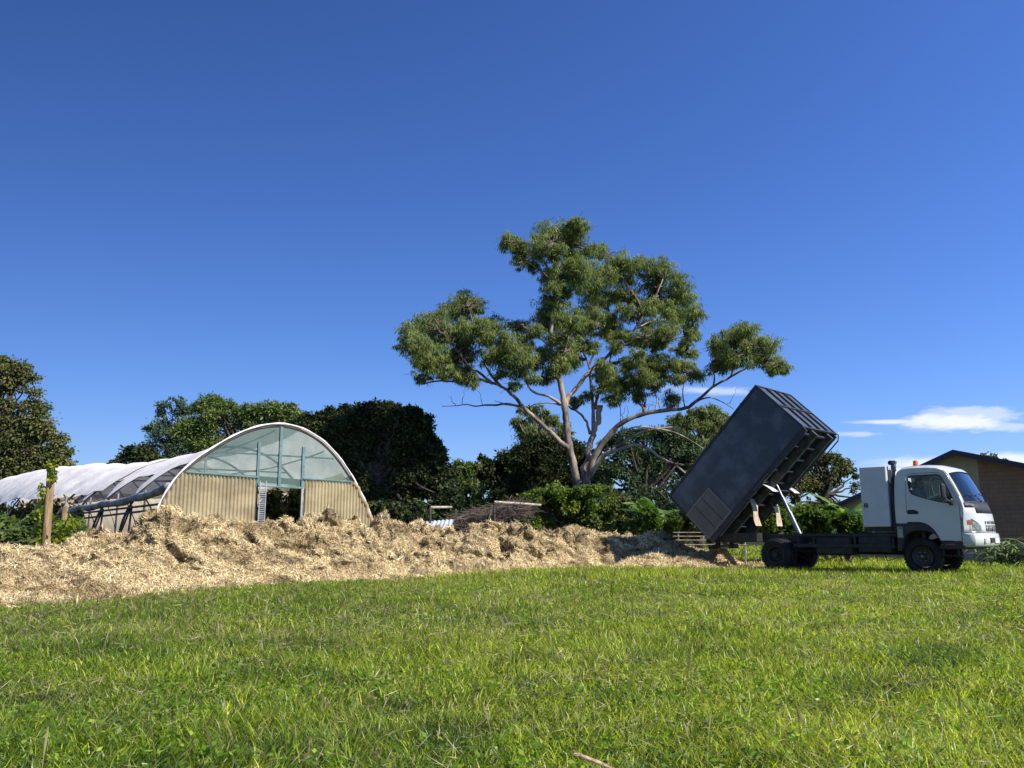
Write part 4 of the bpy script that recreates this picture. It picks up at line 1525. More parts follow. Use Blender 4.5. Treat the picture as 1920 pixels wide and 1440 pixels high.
uL, zL = house_uz(1610, 931)
uR, zR = house_uz(1920, 870)
sL = (A.z - zL) / (-uL)
sR = (A.z - zR) / uR
UL, UR = -5.6, 7.5
ct = lambda u: A.z - (sL * -u if u < 0 else sR * u)
DEP = 9.0
uc = house_uz(1834, 880)[0]
mb = MB()
mb.plate([(uc, -.1), (UR - .5, -.1), (UR - .5, ct(UR - .5) - .12), (uc, ct(uc) - .12)], 0, .22)
mb.box(UR - .72, UR - .5, .23, DEP, -.1, ct(UR - .5) - .14)
mb.build('wall', M['brick'], house)
mb = MB()  # gable left of the brick is plain tan
mb.plate([(UL + .5, -.1), (uc - .003, -.1), (uc - .003, ct(uc) - .12), (0, A.z - .12), (UL + .5, ct(UL + .5) - .12)], .012, .22)
mb.box(UL + .5, UL + .72, .23, DEP, -.1, ct(UL + .5) - .14)
mb.build('wall', M['wall_tan'], house, label='tan left part of the gable wall')
mb = MB()
mb.plate([(UL, ct(UL)), (0, A.z), (UR, ct(UR)), (UR, ct(UR) - .10), (0, A.z - .10), (UL, ct(UL) - .10)], -.38, DEP)
mb.build('roof', M['roof_sheet'], house)
mb = MB()
mb.plate([(UL - .02, ct(UL) + .03), (0, A.z + .03), (UR + .02, ct(UR) + .03), (UR + .02, ct(UR) - .15), (0, A.z - .16), (UL - .02, ct(UL) - .15)], -.43, -.383)
mb.build('fascia', M['fascia'], house)
mb = MB()
mb.plate([(UL, ct(UL) - .12), (0, A.z - .12), (UR, ct(UR) - .12), (UR, ct(UR) - .135), (0, A.z - .135), (UL, ct(UL) - .135)], -.375, -.003)
mb.build('soffit', M['soffit'], house)

# ------------------------------------------------------------ greenhouse
GB = R(38)
gex = Vector((math.cos(GB), math.sin(GB), 0))
gey = Vector((-math.sin(GB), math.cos(GB), 0))
L0 = at(288, 998, 21.3)
L0.z = 0
gh = empty('greenhouse', tuple(L0), GB, 'long arched greenhouse with patched white plastic cover and corrugated end wall', 'greenhouse')


def gh_uz(px, py, s=0.0):
    d = ray(px, py)
    o = L0 + gey * s
    t = gey.dot(o - Vector((0, 0, CAM_H))) / gey.dot(d)
    P = Vector((0, 0, CAM_H)) + d * t
    q = P - o
    return q.dot(gex), P.z


def gh_sz(px, py, u):
    d = ray(px, py)
    o = L0 + gex * u
    t = gex.dot(o - Vector((0, 0, CAM_H))) / gex.dot(d)
    P = Vector((0, 0, CAM_H)) + d * t
    return (P - o).dot(gey), P.z


arch_px = [(288, 975), (300, 942), (318, 912), (340, 884), (370, 860), (400, 840), (430, 822), (462, 807), (495, 798), (522, 795), (550, 799), (580, 811), (610, 832), (635, 860), (655, 890), (668, 912), (681, 940), (697, 975)]
arch = [gh_uz(*p) for p in arch_px]
u0, z0 = arch[0]
u1, z1 = arch[-1]
arch = [(u0 - .1, -.05)] + arch + [(u1 + .1, -.05)]
AW = u1 - u0
# smooth resample
au = np.array([p[0] for p in arch])
azz = np.array([p[1] for p in arch])
dl = np.concatenate([[0], np.cumsum(np.hypot(np.diff(au), np.diff(azz)))])
tt = np.linspace(0, dl[-1], 61)
ra = np.interp(tt, dl, au)
rz_ = np.interp(tt, dl, azz)
for _ in range(4):
    ra[1:-1] = (ra[:-2] + 2 * ra[1:-1] + ra[2:]) / 4
    rz_[1:-1] = (rz_[:-2] + 2 * rz_[1:-1] + rz_[2:]) / 4
NP = 61
cu, cz = ra[30], 0.8


def zsc(s):
    if s < 12:
        return 1 - .085 * min(1, max(0, s) / 4) ** .7
    return float(np.interp(s, [12, 16, 22, 33, 46, 78], [.915, .965, 1.06, 1.17, 1.22, 1.24]))


def arch_pt(i, s, k=1.0):
    """i float index along arch"""
    u = float(np.interp(i, range(NP), ra))
    z = float(np.interp(i, range(NP), rz_))
    return Vector((cu + (u - cu) * k, s, (cz + (z - cz) * k) * zsc(s)))


HOOPS = [0, 3.4, 6.8, 10.2, 13.6, 17.5, 21.5, 25.5, 30, 35, 40, 46, 52, 58]
for s in HOOPS:
    mb = MB()
    mb.tube([arch_pt(i, s, .985 if s else .99) for i in range(0, 61, 1)], .035, 8)
    mb.build('hoop', M['dark_pipe'], gh, smooth='all')


def i_at_z(zv, near=True):
    rngi = range(0, 30) if near else range(60, 30, -1)
    for i in rngi:
        j = i + (1 if near else -1)
        if rz_[i] <= zv <= rz_[j]:
            return i + (1 if near else -1) * (zv - rz_[i]) / (rz_[j] - rz_[i])
    return 10 if near else 50


def cover(name, mat, s0, s1, ifun0, ifun1, k=1.0, ns=90, ni=70, sag=.07, wr=.02, seed=0, label=None):
    V = []
    for a in range(ns + 1):
        s = s0 + (s1 - s0) * a / ns
        # distance to hoops
        j = max([h for h in HOOPS if h <= s + 1e-6] + [0])
        nx_ = [h for h in HOOPS if h > max(s, 0) + 1e-6]
        e = nx_[0] if nx_ else j + 5
        ph = (s - j) / (e - j)
        sg = sag * max(0, math.sin(PI * min(1, max(0, ph)))) ** .8
        i0, i1 = ifun0(s), ifun1(s)
        for b in range(ni + 1):
            i = i0 + (i1 - i0) * b / ni
            kk = k * (1 - sg / 3.3 * (1 - abs(i - 30) / 70)) + wr / 3.0 * (float(fbm(np.array(i * .25 + s * .35), np.array(s * .9 - i * .06), 3, seed)) - .5) * 2
            V.append(arch_pt(i, s, kk))
    Fq = [(a * (ni + 1) + b, a * (ni + 1) + b + 1, (a + 1) * (ni + 1) + b + 1, (a + 1) * (ni + 1) + b) for a in range(ns) for b in range(ni)]
    o = MB().add(V, Fq).build(name, mat, gh, smooth='all', label=label)
    return o


iS = i_at_z(2.95)
iE = i_at_z(2.2)
iEf = i_at_z(1.15, False)
# cover A: sunlit plastic; its near edge sweeps down in broad tongues between shade cloth windows


def edgeA(s):
    t = (s % 3.4) / 3.4
    return iE + .3 + (iS - iE) * min(1, max(0, (t - .04) * 4), 1) * (1 if t < .80 else max(0, 1 - (t - .80) * 6))


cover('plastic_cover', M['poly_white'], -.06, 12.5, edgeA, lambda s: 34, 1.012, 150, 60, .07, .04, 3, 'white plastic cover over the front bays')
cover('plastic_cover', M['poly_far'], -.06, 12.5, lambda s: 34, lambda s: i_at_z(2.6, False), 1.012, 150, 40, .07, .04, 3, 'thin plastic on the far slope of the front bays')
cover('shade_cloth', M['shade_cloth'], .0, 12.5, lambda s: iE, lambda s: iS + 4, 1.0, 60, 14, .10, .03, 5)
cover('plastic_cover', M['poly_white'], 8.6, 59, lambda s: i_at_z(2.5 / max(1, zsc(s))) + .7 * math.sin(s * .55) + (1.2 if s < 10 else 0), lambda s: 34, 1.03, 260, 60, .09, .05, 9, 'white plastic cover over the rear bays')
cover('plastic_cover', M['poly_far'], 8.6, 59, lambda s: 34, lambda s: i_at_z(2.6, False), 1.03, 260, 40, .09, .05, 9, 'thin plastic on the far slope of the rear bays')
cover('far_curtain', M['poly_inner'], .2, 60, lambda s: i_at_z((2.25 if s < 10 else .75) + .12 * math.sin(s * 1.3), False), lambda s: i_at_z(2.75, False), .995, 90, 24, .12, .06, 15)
# rolled edge tube
mb = MB()
pts, rr = [], []
for k_ in range(90):
    s = 0.1 + 13.2 * k_ / 89
    j = max([h for h in HOOPS if h <= s + 1e-6] + [0])
    e = [h for h in HOOPS if h > max(s, 0) + 1e-6][0]
    p = arch_pt(iE - .25, s, 1.0)
    p.z -= .05 * math.sin(PI * (s - j) / (e - j)) + .015 * s
    p.x -= .03
    pts.append(p)
    rr.append(.10 + .012 * math.sin(s * 3) + .015 * random.random())
mb.tube(pts, rr, 10)
mb.build('rolled_curtain', M['roll'], gh, smooth='all')
# near side double rail, posts and braces
mb = MB()
for s0_, s1_, zz in ((0.1, 13, 1.72), (0.1, 9, 1.58)):
    i = i_at_z(zz)
    mb.tube([arch_pt(i, s0_, .985), arch_pt(i, s1_, .985)], .03, 6)
mb.build('side_rail', M['dark_pipe'], gh)
for s in (3.4, 6.8, 10.2):
    mb = MB()
    a = arch_pt(i_at_z(.1), s - .9, .97)
    b = arch_pt(i_at_z(1.9), s, .97)
    mb.tube([a, b], .028, 6)
    a2 = arch_pt(i_at_z(.1), s + .9, .97)
    mb.tube([a2, b + Vector((0, .05, 0))], .028, 6)
    mb.build('brace', M['dark_pipe'], gh)
for k_, s in enumerate((2.6, 5.6, 9.3, 13.4, 20, 28)):
    mb = MB()
    p = arch_pt(i_at_z(2.2), s, .97)
    mb.tube([(p.x - .05, p.y, 0), (p.x - .03, p.y, 2.35 if k_ == 3 else 2.15)], .03, 7)
    mb.build('side_post', M['galv'], gh)
# purlins and inner tie bars
for i, s1_ in ((30, 50), (22, 30), (39, 30)):
    MB().tube([arch_pt(i, s_, .965) for s_ in (.15, 1, 2, 4, 12, s1_)], .022, 6).build('purlin', M['dark_pipe'], gh)
for s in (0.05, 3.4, 6.8, 10.2):
    zt = 3.15
    a, b = arch_pt(i_at_z(zt), s, .975), arch_pt(i_at_z(zt, False), s, .975)
    MB().tube([a, b], .025, 6).build('tie_bar', M['teal_frame'] if s < 1 else M['dark_pipe'], gh)
# end wall, all in the front plane (s = 0 ... slightly proud)
zl = gh_uz(345, 885)[1]
zr = gh_uz(660, 905)[1]
uT = lambda px, py: gh_uz(px, py)[0]
uDL, uDR = uT(482, 900), uT(566, 905)
zDH = gh_uz(522, 914)[1]


def wall_top(u):
    return 0


def corr(name, ua, ub, ztop_a, ztop_b, label=None):
    n = int((ub - ua) / .0105)
    V, Fq = [], []
    rows = 26
    for a in range(n + 1):
        u = ua + (ub - ua) * a / n
        # arch height at this u
        zlim = float(np.interp(u, ra[:31], rz_[:31])) if u < cu else float(np.interp(u, ra[30:], rz_[30:]))
        zt = min(ztop_a + (ztop_b - ztop_a) * a / n, zlim)
        ww = .026 * math.sin(2 * PI * u / .10) + .006 * math.sin(u * 5)
        for b in range(rows + 1):
            z = -.05 + (zt + .05) * b / rows
            V.append((u, -.055 + ww + .012 * float(fbm(np.array(u * 1.5), np.array(z * 1.5), 2, 8) - .5), z))
    for a in range(n):
        for b in range(rows):
            Fq.append((a * (rows + 1) + b, (a + 1) * (rows + 1) + b, (a + 1) * (rows + 1) + b + 1, a * (rows + 1) + b + 1))
    return MB().add(V, Fq).build(name, M['corrugated'], gh, smooth='all', label=label)


zwl = zl
corr('corrugated_panel', ra[0] + .12, uDL - .02, gh_uz(345, 884)[1], gh_uz(480, 897)[1], 'wide corrugated panel left of the doorway')
corr('corrugated_panel', uDR + .05, ra[60] - .12, gh_uz(570, 897)[1], gh_uz(663, 903)[1], 'narrow corrugated panel right of the doorway')
# net gable
mb = MB()
zb = gh_uz(345, 886)[1]
zb2 = gh_uz(480, 897)[1]
zb3 = gh_uz(663, 904)[1]
out = []
for i in range(0, 61):
    if rz_[i] > (zb if i < 30 else zb3):
        out.append((ra[i], rz_[i] - .02))
low = [(out[-1][0], zb3), (uDR + .02, gh_uz(567, 897)[1]), (uDR + .02, zDH), (uDL + .02, zDH + .08), (uDL, zb2), (out[0][0], zb)]
mb.plate(out + low, -.012, -.008)
mb.build('net_gable', M['net'], gh)


def upost(u, z0_, z1_, w_=.05, name='end_post', mat='teal_frame', y=-.03, d=.03):
    return MB().box(u - w_ / 2, u + w_ / 2, y - d, y + d, z0_, z1_).build(name, M[mat], gh)


def arch_z(u):
    return float(np.interp(u, ra[:31], rz_[:31])) if u < cu else float(np.interp(u, ra[30:], rz_[30:]))


ztL = gh_uz(482, 828)[1]
upost(uDL, zDH, ztL, .075)
uM = uT(525, 850)
upost(uM, zDH - .02, arch_z(uM) - .05, .08)
upost(uDR, gh_uz(566, 915)[1] + .004, gh_uz(563, 838)[1], .08)
upost(uDR, 0, gh_uz(566, 915)[1], .05, mat='galv')
upost(uDR + .10, 0, zDH, .05, mat='dark_pipe')
upost(uDL - .005, 0, zDH - .004, .045, mat='dark_pipe')
upost(uT(389, 850), gh_uz(389, 886)[1], gh_uz(389, 852)[1], .04, mat='galv', y=.1)
# horizontal frame members of the end wall
MB().tube([(out[0][0], -.08, zb + .01), (uDL, -.08, zb2 + .02)], .025, 6).build('end_rail', M['teal_frame'], gh)
MB().tube([(uDR, -.08, gh_uz(567, 898)[1]), (out[-1][0], -.08, zb3)], .025, 6).build('end_rail', M['teal_frame'], gh)
MB().tube([(uDL, -.045, zDH + .02), (uDR, -.045, zDH)], .028, 6).build('door_head', M['teal_frame'], gh)
# inner sloping timber seen through the net
MB().box(-.05, .05, -1.6, 1.6, -.09, .09, M=Matrix.Translation(((uDR + uM) / 2 + .6, 2.6, 2.55)) @ Matrix.Rotation(R(78), 4, 'Z') @ Matrix.Rotation(R(3), 4, 'X')).build('inner_beam', M['teal_frame'], gh)
# leaning ladder like louvre strip beside the doorway
lou = MB()
ua, ub_ = uT(480, 950) + .02, uT(493, 950)
zt_ = gh_uz(490, 902)[1]
zb_ = .15
for u in (ua, ub_):
    lou.box(u - .012, u + .012, -.16, -.13, zb_, zt_)
k_ = zb_ + .03
while k_ < zt_ - .1:
    lou.box(ua, ub_, -.15, -.135, k_, k_ + .022, M=None)
    k_ += .05
lou.build('louvred_shutter', M['galv'], gh)
# front edge trim: white doubled-over plastic along the arch
mb = MB()
mb.tube([arch_pt(i, -.06, 1.012) for i in range(8, 58)], [.024 + .008 * math.sin(i * 1.7) for i in range(8, 58)], 8)
mb.build('edge_trim', M['poly_white'], gh, smooth='all')
mb = MB()
mb.tube([arch_pt(i, -.07, 1.0) + Vector((.04 * math.sin(i * 2.3), 0, 0)) for i in range(46, 60)], [.035 + .025 * random.random() for i in range(46, 60)], 8)
mb.build('bunched_plastic', M['poly_inner'], gh, smooth='all')

# ------------------------------------------------------------ timber post with vine, wires
pb = at(90, 998, 15.6)
post = empty('timber_post', (pb.x, 15.6, 0), 0, 'weathered round timber post wrapped in yellowing vine', 'post')
pt = at(97, 868, 15.6)
d_ = Vector((pt.x - pb.x, 0, pt.z))
MB().tube([(0, 0, -.1), tuple(d_ * .3), tuple(d_ * .7), tuple(d_)], [.074, .072, .070, .068], 14).build('shaft', M['post_wood'], post, smooth=True)
bl = []
for i in range(12):
    t = .25 + .75 * i / 11
    p = Vector((pb.x, 15.6, 0)) + d_ * t
    bl.append(((p.x - .11 + (.16 if t > .85 else 0), p.y - .05, p.z), .045, .05, .09, .22 if t < .85 else .45))
for i in range(14):
    bl.append(((pb.x + random.choice((-.28, -.2, .16, .24)) + random.gauss(0, .08), 15.6 + random.gauss(.1, .12), random.uniform(.6, 1.25)), .13, .12, .13, .4))
Q, C = crown(bl, 12, 9, .075, .034, [(.04, .09, .015), (.12, .18, .02), (.30, .32, .03), (.5, .46, .05)], sub_r=.5, droop=.4, shell=.3)
crown_obj('vine', Q, C, M['leaf'], post)
post2b = at(118, 998, 19)
p2 = empty('timber_post', (post2b.x, 19, 0), 0, 'short dark fence post half hidden in weeds beside the taller post', 'post')
MB().tube([(0, 0, -.1), (0, 0, 1.0), (0, 0, 1.55)], [.07, .07, .065], 12).build('shaft', M['post_wood'], p2, smooth=True)
wb = MB()
for z_ in (1.15, .9):
    wb.tube([at(-60, 998 - (z_ - 1) * 100 + 20, 15.6), Vector((pb.x, 15.6, z_)), at(160, 996, 19.5)], .006, 4)
o = wb.build('fence_wire', M['wire'])
tag(o, 'thin slack fence wires tied to the timber post', 'wire')

# ------------------------------------------------------------ pale pipe frames, white sheet, brush pile
def frame_obj(pts_list, label, r=.04):
    p = Vector(pts_list[0][0])
    e = empty('pipe_frame', (p.x, p.y, 0), 0, label, 'frame', 'pale pipe frames behind the heap')
    for nm, pts in zip(('upright', 'top_rail', 'upright', 'brace'), pts_list):
        MB().tube(pts, r if nm != 'brace' else r * .6, 8).build(nm, M['pale_pipe'] if nm == 'top_rail' else M['dark_pipe'], e, M=Matrix.Translation(-Vector(e.location)))
    return e


YF = 25.5
a = at(807, 951, YF)
b = at(846, 951, YF + 1)
frame_obj([[(a.x, a.y, 0), a], [a, b]], 'short pale pipe frame standing beside the white sheet', .036)
YF = 26.5
a = at(927, 941, YF)
b = at(1014, 947, YF + .6)
frame_obj([[(a.x, a.y, 0), a], [a, b]], 'longer pale pipe frame in front of the brush pile', .038)
a, b = at(758, 985, 24.5), at(846, 980, 24.5)
mb = MB()
n = 44
V, Fq = [], []
for i in range(n + 1):
    for j in range(2):
        t = i / n
        p = a.lerp(b, t) + Vector((0, 0, 0))
        V.append((p.x, 24.3 + j * 1.5 + .02 * math.sin(i), .92 + .12 * t + j * .33 + (.022 if i % 4 < 2 else 0)))
for i in range(n):
    Fq.append((2 * i, 2 * i + 2, 2 * i + 3, 2 * i + 1))
nV = len(V)
V += [(x, y, z - .012) for x, y, z in V]
Fq += [tuple(q + nV for q in f_[::-1]) for f_ in Fq]
o = MB().add(V, Fq).build('roofing_sheet', M['sheet_white'])
tag(o, 'white ribbed roofing sheet lying behind the mulch heap', 'sheet')
# supports under the sheet
mb = MB()
for px_ in (775, 830):
    q = at(px_, 990, 25.3)
    mb.box(q.x - .2, q.x + .2, 24.9, 25.6, 0, .98)
o = mb.build('timber_stack', M['post_wood'])
tag(o, 'dark timber blocks propping the white roofing sheet', 'timber')

bp = empty('brush_pile', tuple(at(905, 998, 27.2))[:2] + (0,), 0, 'pile of dead grey twigs and branches behind the pale pipe frame', 'brush pile')
mb = MB()
f = sil([(845, 978), (865, 966), (900, 957), (925, 954), (950, 944), (975, 940), (1015, 950)])
for i in range(620):
    x = random.uniform(842, 995)
    y = f(x) + abs(random.gauss(0, 1)) * 14 + 3
    Y = 27.3 + random.gauss(0, .45)
    c = at(x, y, Y)
    ang = random.gauss(0, .9)
    dv = Vector((math.cos(ang), random.gauss(0, .5), math.sin(ang) * .6)) * random.uniform(.2, .6)
    pts = wob(c - dv, c + dv, .05, 3)
    rr_ = random.uniform(.004, .011)
    mb.tube(pts, [rr_, rr_, rr_ * .8, rr_ * .4], 4, False)
for i in range(30):
    x = random.uniform(850, 1010)
    c = at(x, f(x) + 8, 27.3)
    dv = Vector((random.gauss(0, .35), random.gauss(0, .2), random.uniform(.1, .42)))
    mb.tube(wob(c, c + dv, .05, 3), [.008, .007, .005, .003], 4, False)
mb.build('twigs', M['twig'], bp, M=Matrix.Translation(-Vector(bp.location)))

# low rail fence behind the shaded heap
fb = at(1300, 998, 27.0)
fe = empty('rail_fence', (fb.x, 27, 0), 0, 'low thin railed fence seen behind the tailgate', 'fence')
for z_ in (.98, .86, .74, .6):
    a, b = at(1262, 998, 27.2), at(1400, 998, 26.6)
    MB().tube([(a.x, a.y, z_), (b.x, b.y, z_)], .014, 6).build('rail', M['pale_pipe'], fe, M=Matrix.Translation(-Vector(fe.location)))
for px_ in (1272, 1340, 1396):
    a = at(px_, 998, 27.2 - (px_ - 1262) / 138 * .6)
    MB().tube([(a.x, a.y + .03, 0), (a.x, a.y + .03, 1.0)], .03, 6).build('post', M['galv'], fe, M=Matrix.Translation(-Vector(fe.location)))

# ------------------------------------------------------------ the truck (local: x forward, y towards the far side, z up)
TY = R(42.2)
truck = empty('tipper_truck', (6.95, 22.7, 0), -TY, 'white cab truck tipping its raised dark box body over the mulch', 'truck')
CW = 1.87      # cab width
WB = 3.65


def wheel(x, y, side, dual=False, r=.405, label=None, wname='wheel'):
    """side -1: outer face looks to -y"""
    e = bpy.data.objects.new(wname, None)
    col.objects.link(e)
    e.parent = truck
    e.location = (x, y, r)
    e.empty_display_size = .2
    if label:
        e['label'] = label
    wdt = .23
    offs = (0, .27) if dual else (0,)
    for o_ in offs:
        t = MB()
        y0 = o_ * -side
        prof = [(.225, .02), (.25, 0.0), (.33, -.012), (.375, .006), (.395, .03)]
        # tyre section from outer face (y=0) inward
        sec = [(r - .165, .03), (r - .15, .004), (r - .08, -.008), (r - .03, .004), (r - .006, .03), (r, .06), (r, wdt - .06), (r - .006, wdt - .03), (r - .03, wdt), (r - .08, wdt + .008), (r - .15, wdt), (r - .165, wdt - .03)]
        t.lathe([(a, (b + y0 * -side) * -side) for a, b in sec], (0, 0, 0), 'y', 44)
        # tread blocks
        for k in range(36):
            a = 2 * PI * k / 36
            for (b0, b1, ph) in ((.02, .10, 0), (.125, .21, .5)):
                aa = a + ph * 2 * PI / 36
                MM = Matrix.Rotation(-aa, 4, 'Y')
                t.box(r - .012, r + .011, *(sorted(((b0 + y0 * -side) * -side, (b1 + y0 * -side) * -side))), -.022, .022, M=MM)
        t.build('tyre', M['rubber'], e, smooth=True)
    rm = MB()
    dish = [(.0, .02), (.05, .02), (.075, .03), (.08, .09 if dual else .05), (.15, .10 if dual else .045), (.19, .06 if dual else .03), (.205, .02), (.24, .012), (.243, .03), (.243, .16)]
    rm.lathe([(a, b * -side) for a, b in dish], (0, 0, 0), 'y', 36)
    rm.build('rim', M['rim'], e, smooth=True)
    hb_ = MB()
    hb_.lathe([(0.0, -.035), (.03, -.034), (.042, -.02), (.045, .03)] if not dual else [(0, .0), (.05, .0), (.06, .03), (.06, .1)], (0, 0, 0), 'y', 20) if side < 0 else hb_.lathe([(0, .0), (.05, .0), (.06, -.03)], (0, 0, 0), 'y', 20)
    for k in range(6):
        a = 2 * PI * k / 6
        cx_, cz_ = .11 * math.cos(a), .11 * math.sin(a)
        hb_.lathe([(0, -side * (.03)), (.013, -side * .03), (.014, -side * .07)], (cx_, 0, cz_), 'y', 8)
    hb_.build('hub', M['steel'] if not dual else M['rim'], e, smooth=True)
    return e


wheel(0, 0.0, -1, True, label='near side dual rear wheel')
wheel(0, 1.92, 1, True, label='far side dual rear wheel')
wheel(WB, 0.04, -1, False, .425, label='near side front wheel with dark rim')
wheel(WB, 1.86, 1, False, .425, label='far side front wheel')

# chassis
ch = MB()
for y in (.52, 1.30):
    ch.box(-2.0, 3.3, y, y + .07, .72, .94, .008)
for x in (-1.9, -1.2, -.5, .2, .9, 1.6, 2.3, 3.0):
    ch.box(x, x + .08, .59, 1.30, .76, .90)
ch.tube([(0, .25, .405), (0, 1.7, .405)], .055, 10)
ch.lathe([(.0, -.16), (.12, -.14), (.17, 0), (.12, .14), (0, .16)], (0, .96, .405), 'y', 16)
ch.tube([(WB, .25, .425), (WB, 1.7, .425)], .05, 10)
ch.tube([(0.1, .96, .45), (2.9, .96, .6)], .04, 8)
for y in (.5, 1.36):     # leaf springs
    for k in range(4):
        hl = .62 - .12 * k
        ch.tube([(-hl, y, .60 - .018 * k), (0, y, .53 - .018 * k), (hl, y, .60 - .018 * k)], .012, 5)
        ch.tube([(WB - hl, y, .62 - .018 * k), (WB, y, .55 - .018 * k), (WB + hl, y, .62 - .018 * k)], .012, 5)
ch.build('chassis', M['chassis'], truck, smooth=True)
tk = MB()
tk.box(1.05, 2.0, .10, .50, .42, .90, .04)
tk.build('fuel_tank', M['chassis'], truck, smooth=True)
tk = MB()
tk.box(2.15, 2.95, .08, .5, .50, .99, .02)
tk.box(2.2, 2.9, .07, .08, .56, .93, .0)
tk.build('battery_box', M['chassis'], truck)
tk = MB()
tk.box(.52, 3.1, .06, .12, .88, .96, .01)
tk.box(.5, 3.05, .03, .06, .62, .70, .0)
for x in (.6, 1.02, 2.06, 2.98):
    tk.box(x, x + .05, .05, .50, .60, .87)
tk.box(.5, 1.0, 1.4, 1.8, .40, .92, .03)
tk.box(1.3, 2.9, 1.4, 1.82, .42, .9, .03)
tk.build('side_guard', M['chassis'], truck)
tk = MB()
tk.box(-2.05, -1.95, .15, 1.75, .52, .64, .01)
tk.box(-2.0, -1.9, .5, .58, .64, .93)
tk.box(-2.0, -1.9, 1.3, 1.38, .64, .93)
for y in (.0, 1.62):
    tk.box(-2.04, -1.98, y + .02, y + .28, .68, .80, .01)
    tk.box(-2.0, -1.7, y + .1, y + .16, .70, .9)
tk.box(-1.95, -.55, .12, .45, .74, .97)
tk.box(-1.95, -.55, 1.45, 1.78, .74, .97)
tk.build('rear_crossbar', M['chassis'], truck)
for x in (.75, 1.2, 2.05, 2.7):
    MB().tube([(x, .3, .45), (x + .05, .32, .30), (x + .25, .35, .36)], .012, 5).build('hose', M['chassis'], truck)

# ---- cab shell lofted across the width
side_p = [(3.13, 1.20), (3.13, 1.6), (3.15, 2.0), (3.18, 2.30), (3.24, 2.41), (3.34, 2.475), (3.55, 2.50), (3.9, 2.495), (4.12, 2.475), (4.25, 2.42), (4.33, 2.33), (4.45, 2.06), (4.555, 1.80), (4.60, 1.66), (4.62, 1.55), (4.62, 1.42), (4.60, 1.25), (4.60, 1.08), (4.60, .95)]
cen_p = [(3.13, 1.20), (3.13, 1.6), (3.14, 2.0), (3.16, 2.34), (3.21, 2.47), (3.32, 2.545), (3.55, 2.585), (3.9, 2.58), (4.18, 2.555), (4.36, 2.50), (4.47, 2.41), (4.63, 2.12), (4.76, 1.86), (4.82, 1.70), (4.88, 1.55), (4.925, 1.42), (4.955, 1.25), (4.97, 1.08), (4.97, .95)]
NY = 24
WSa, WSb = 10, 13    # windscreen between these profile indices


def cab_pt(i, y):
    t = abs(2 * (y / CW) - 1)
    gg_ = (1 - t ** 3.2) if i >= 9 else (1 - t ** 8)
    s, c = side_p[i], cen_p[i]
    return (s[0] + (c[0] - s[0]) * gg_, y, s[1] + (c[1] - s[1]) * gg_)


ysn = [CW * (.5 - .5 * math.cos(PI * k / NY)) for k in range(NY + 1)]
shell, screen, cowl = MB(), MB(), MB()
GRID = [[cab_pt(i, y) for y in ysn] for i in range(len(side_p))]
for i in range(len(side_p) - 1):
    for k in range(NY):
        q = [GRID[i][k], GRID[i][k + 1], GRID[i + 1][k + 1], GRID[i + 1][k]]
        y = (ysn[k] + ysn[k + 1]) / 2
        if WSa <= i < WSb and .07 < y < CW - .07:
            screen.add([(a - .012, b, c) for a, b, c in q], [(3, 2, 1, 0)])
        elif i == WSb and .05 < y < CW - .05 or (i == WSb + 1 and .25 < y < CW - .25):
            cowl.add(q, [(0, 1, 2, 3)])
        elif i < 3 and .35 < y < CW - .35 and i == 2:
            pass
        else:
            shell.add(q, [(0, 1, 2, 3)])


def thick(o, t=.012):
    m_ = o.modifiers.new('thickness', 'SOLIDIFY')
    m_.thickness = t
    m_.offset = 0
    return o


def weld(o):
    m_ = o.modifiers.new('weld', 'WELD')
    m_.merge_threshold = .0005
    return o


o = shell.build('cab_shell', M['white_paint'], truck, smooth='all')
weld(o)
thick(o)
o = screen.build('windscreen', M['screen_glass'], truck, smooth='all')
weld(o)
o = cowl.build('cowl_panel', M['black_plastic'], truck, smooth='all')
weld(o)
thick(o)
# screen surround (thin dark seal)
seal = MB()
kk0 = next(k for k in range(NY) if (ysn[k] + ysn[k + 1]) / 2 > .07)
kk1 = NY - kk0
loop = [GRID[i][kk0] for i in range(WSa, WSb + 1)] + [GRID[WSb][k] for k in range(kk0, kk1 + 1)] + [GRID[i][kk1] for i in range(WSb, WSa - 1, -1)] + [GRID[WSa][k] for k in range(kk1, kk0 - 1, -1)]
seal.tube(loop, .011, 5)
seal.build('windscreen_seal', M['black_plastic'], truck)

# cab side: pillar piece + door with window hole
door_o = [(3.385, 1.235), (3.40, 1.7), (3.425, 2.26), (3.45, 2.335), (3.52, 2.365), (4.10, 2.375), (4.20, 2.35), (4.275, 2.26), (4.40, 1.99), (4.515, 1.74), (4.545, 1.60), (4.545, .80), (4.09, .80), (4.04, .93), (3.97, 1.05), (3.87, 1.15), (3.78, 1.20), (3.68, 1.23)]
door_g = [(3.372, 1.20), (3.388, 1.7), (3.412, 2.27), (3.44, 2.345), (3.515, 2.378), (4.105, 2.388), (4.21, 2.36), (4.287, 2.265), (4.412, 1.995), (4.527, 1.745), (4.557, 1.60), (4.557, .79)]
win = [(3.49, 1.985), (3.475, 2.15), (3.475, 2.27), (3.50, 2.315), (3.56, 2.325), (4.13, 2.33), (4.20, 2.30), (4.245, 2.23), (4.34, 2.0), (4.415, 1.80), (4.42, 1.70), (4.36, 1.655), (4.10, 1.70), (3.85, 1.775), (3.62, 1.855), (3.53, 1.90)]
frame_out = [(p[0], p[1]) for p in side_p[:1]]
side_poly = [(3.13, 1.20)] + [p for p in side_p[1:]] + [(4.60, .79)] + door_g[::-1]
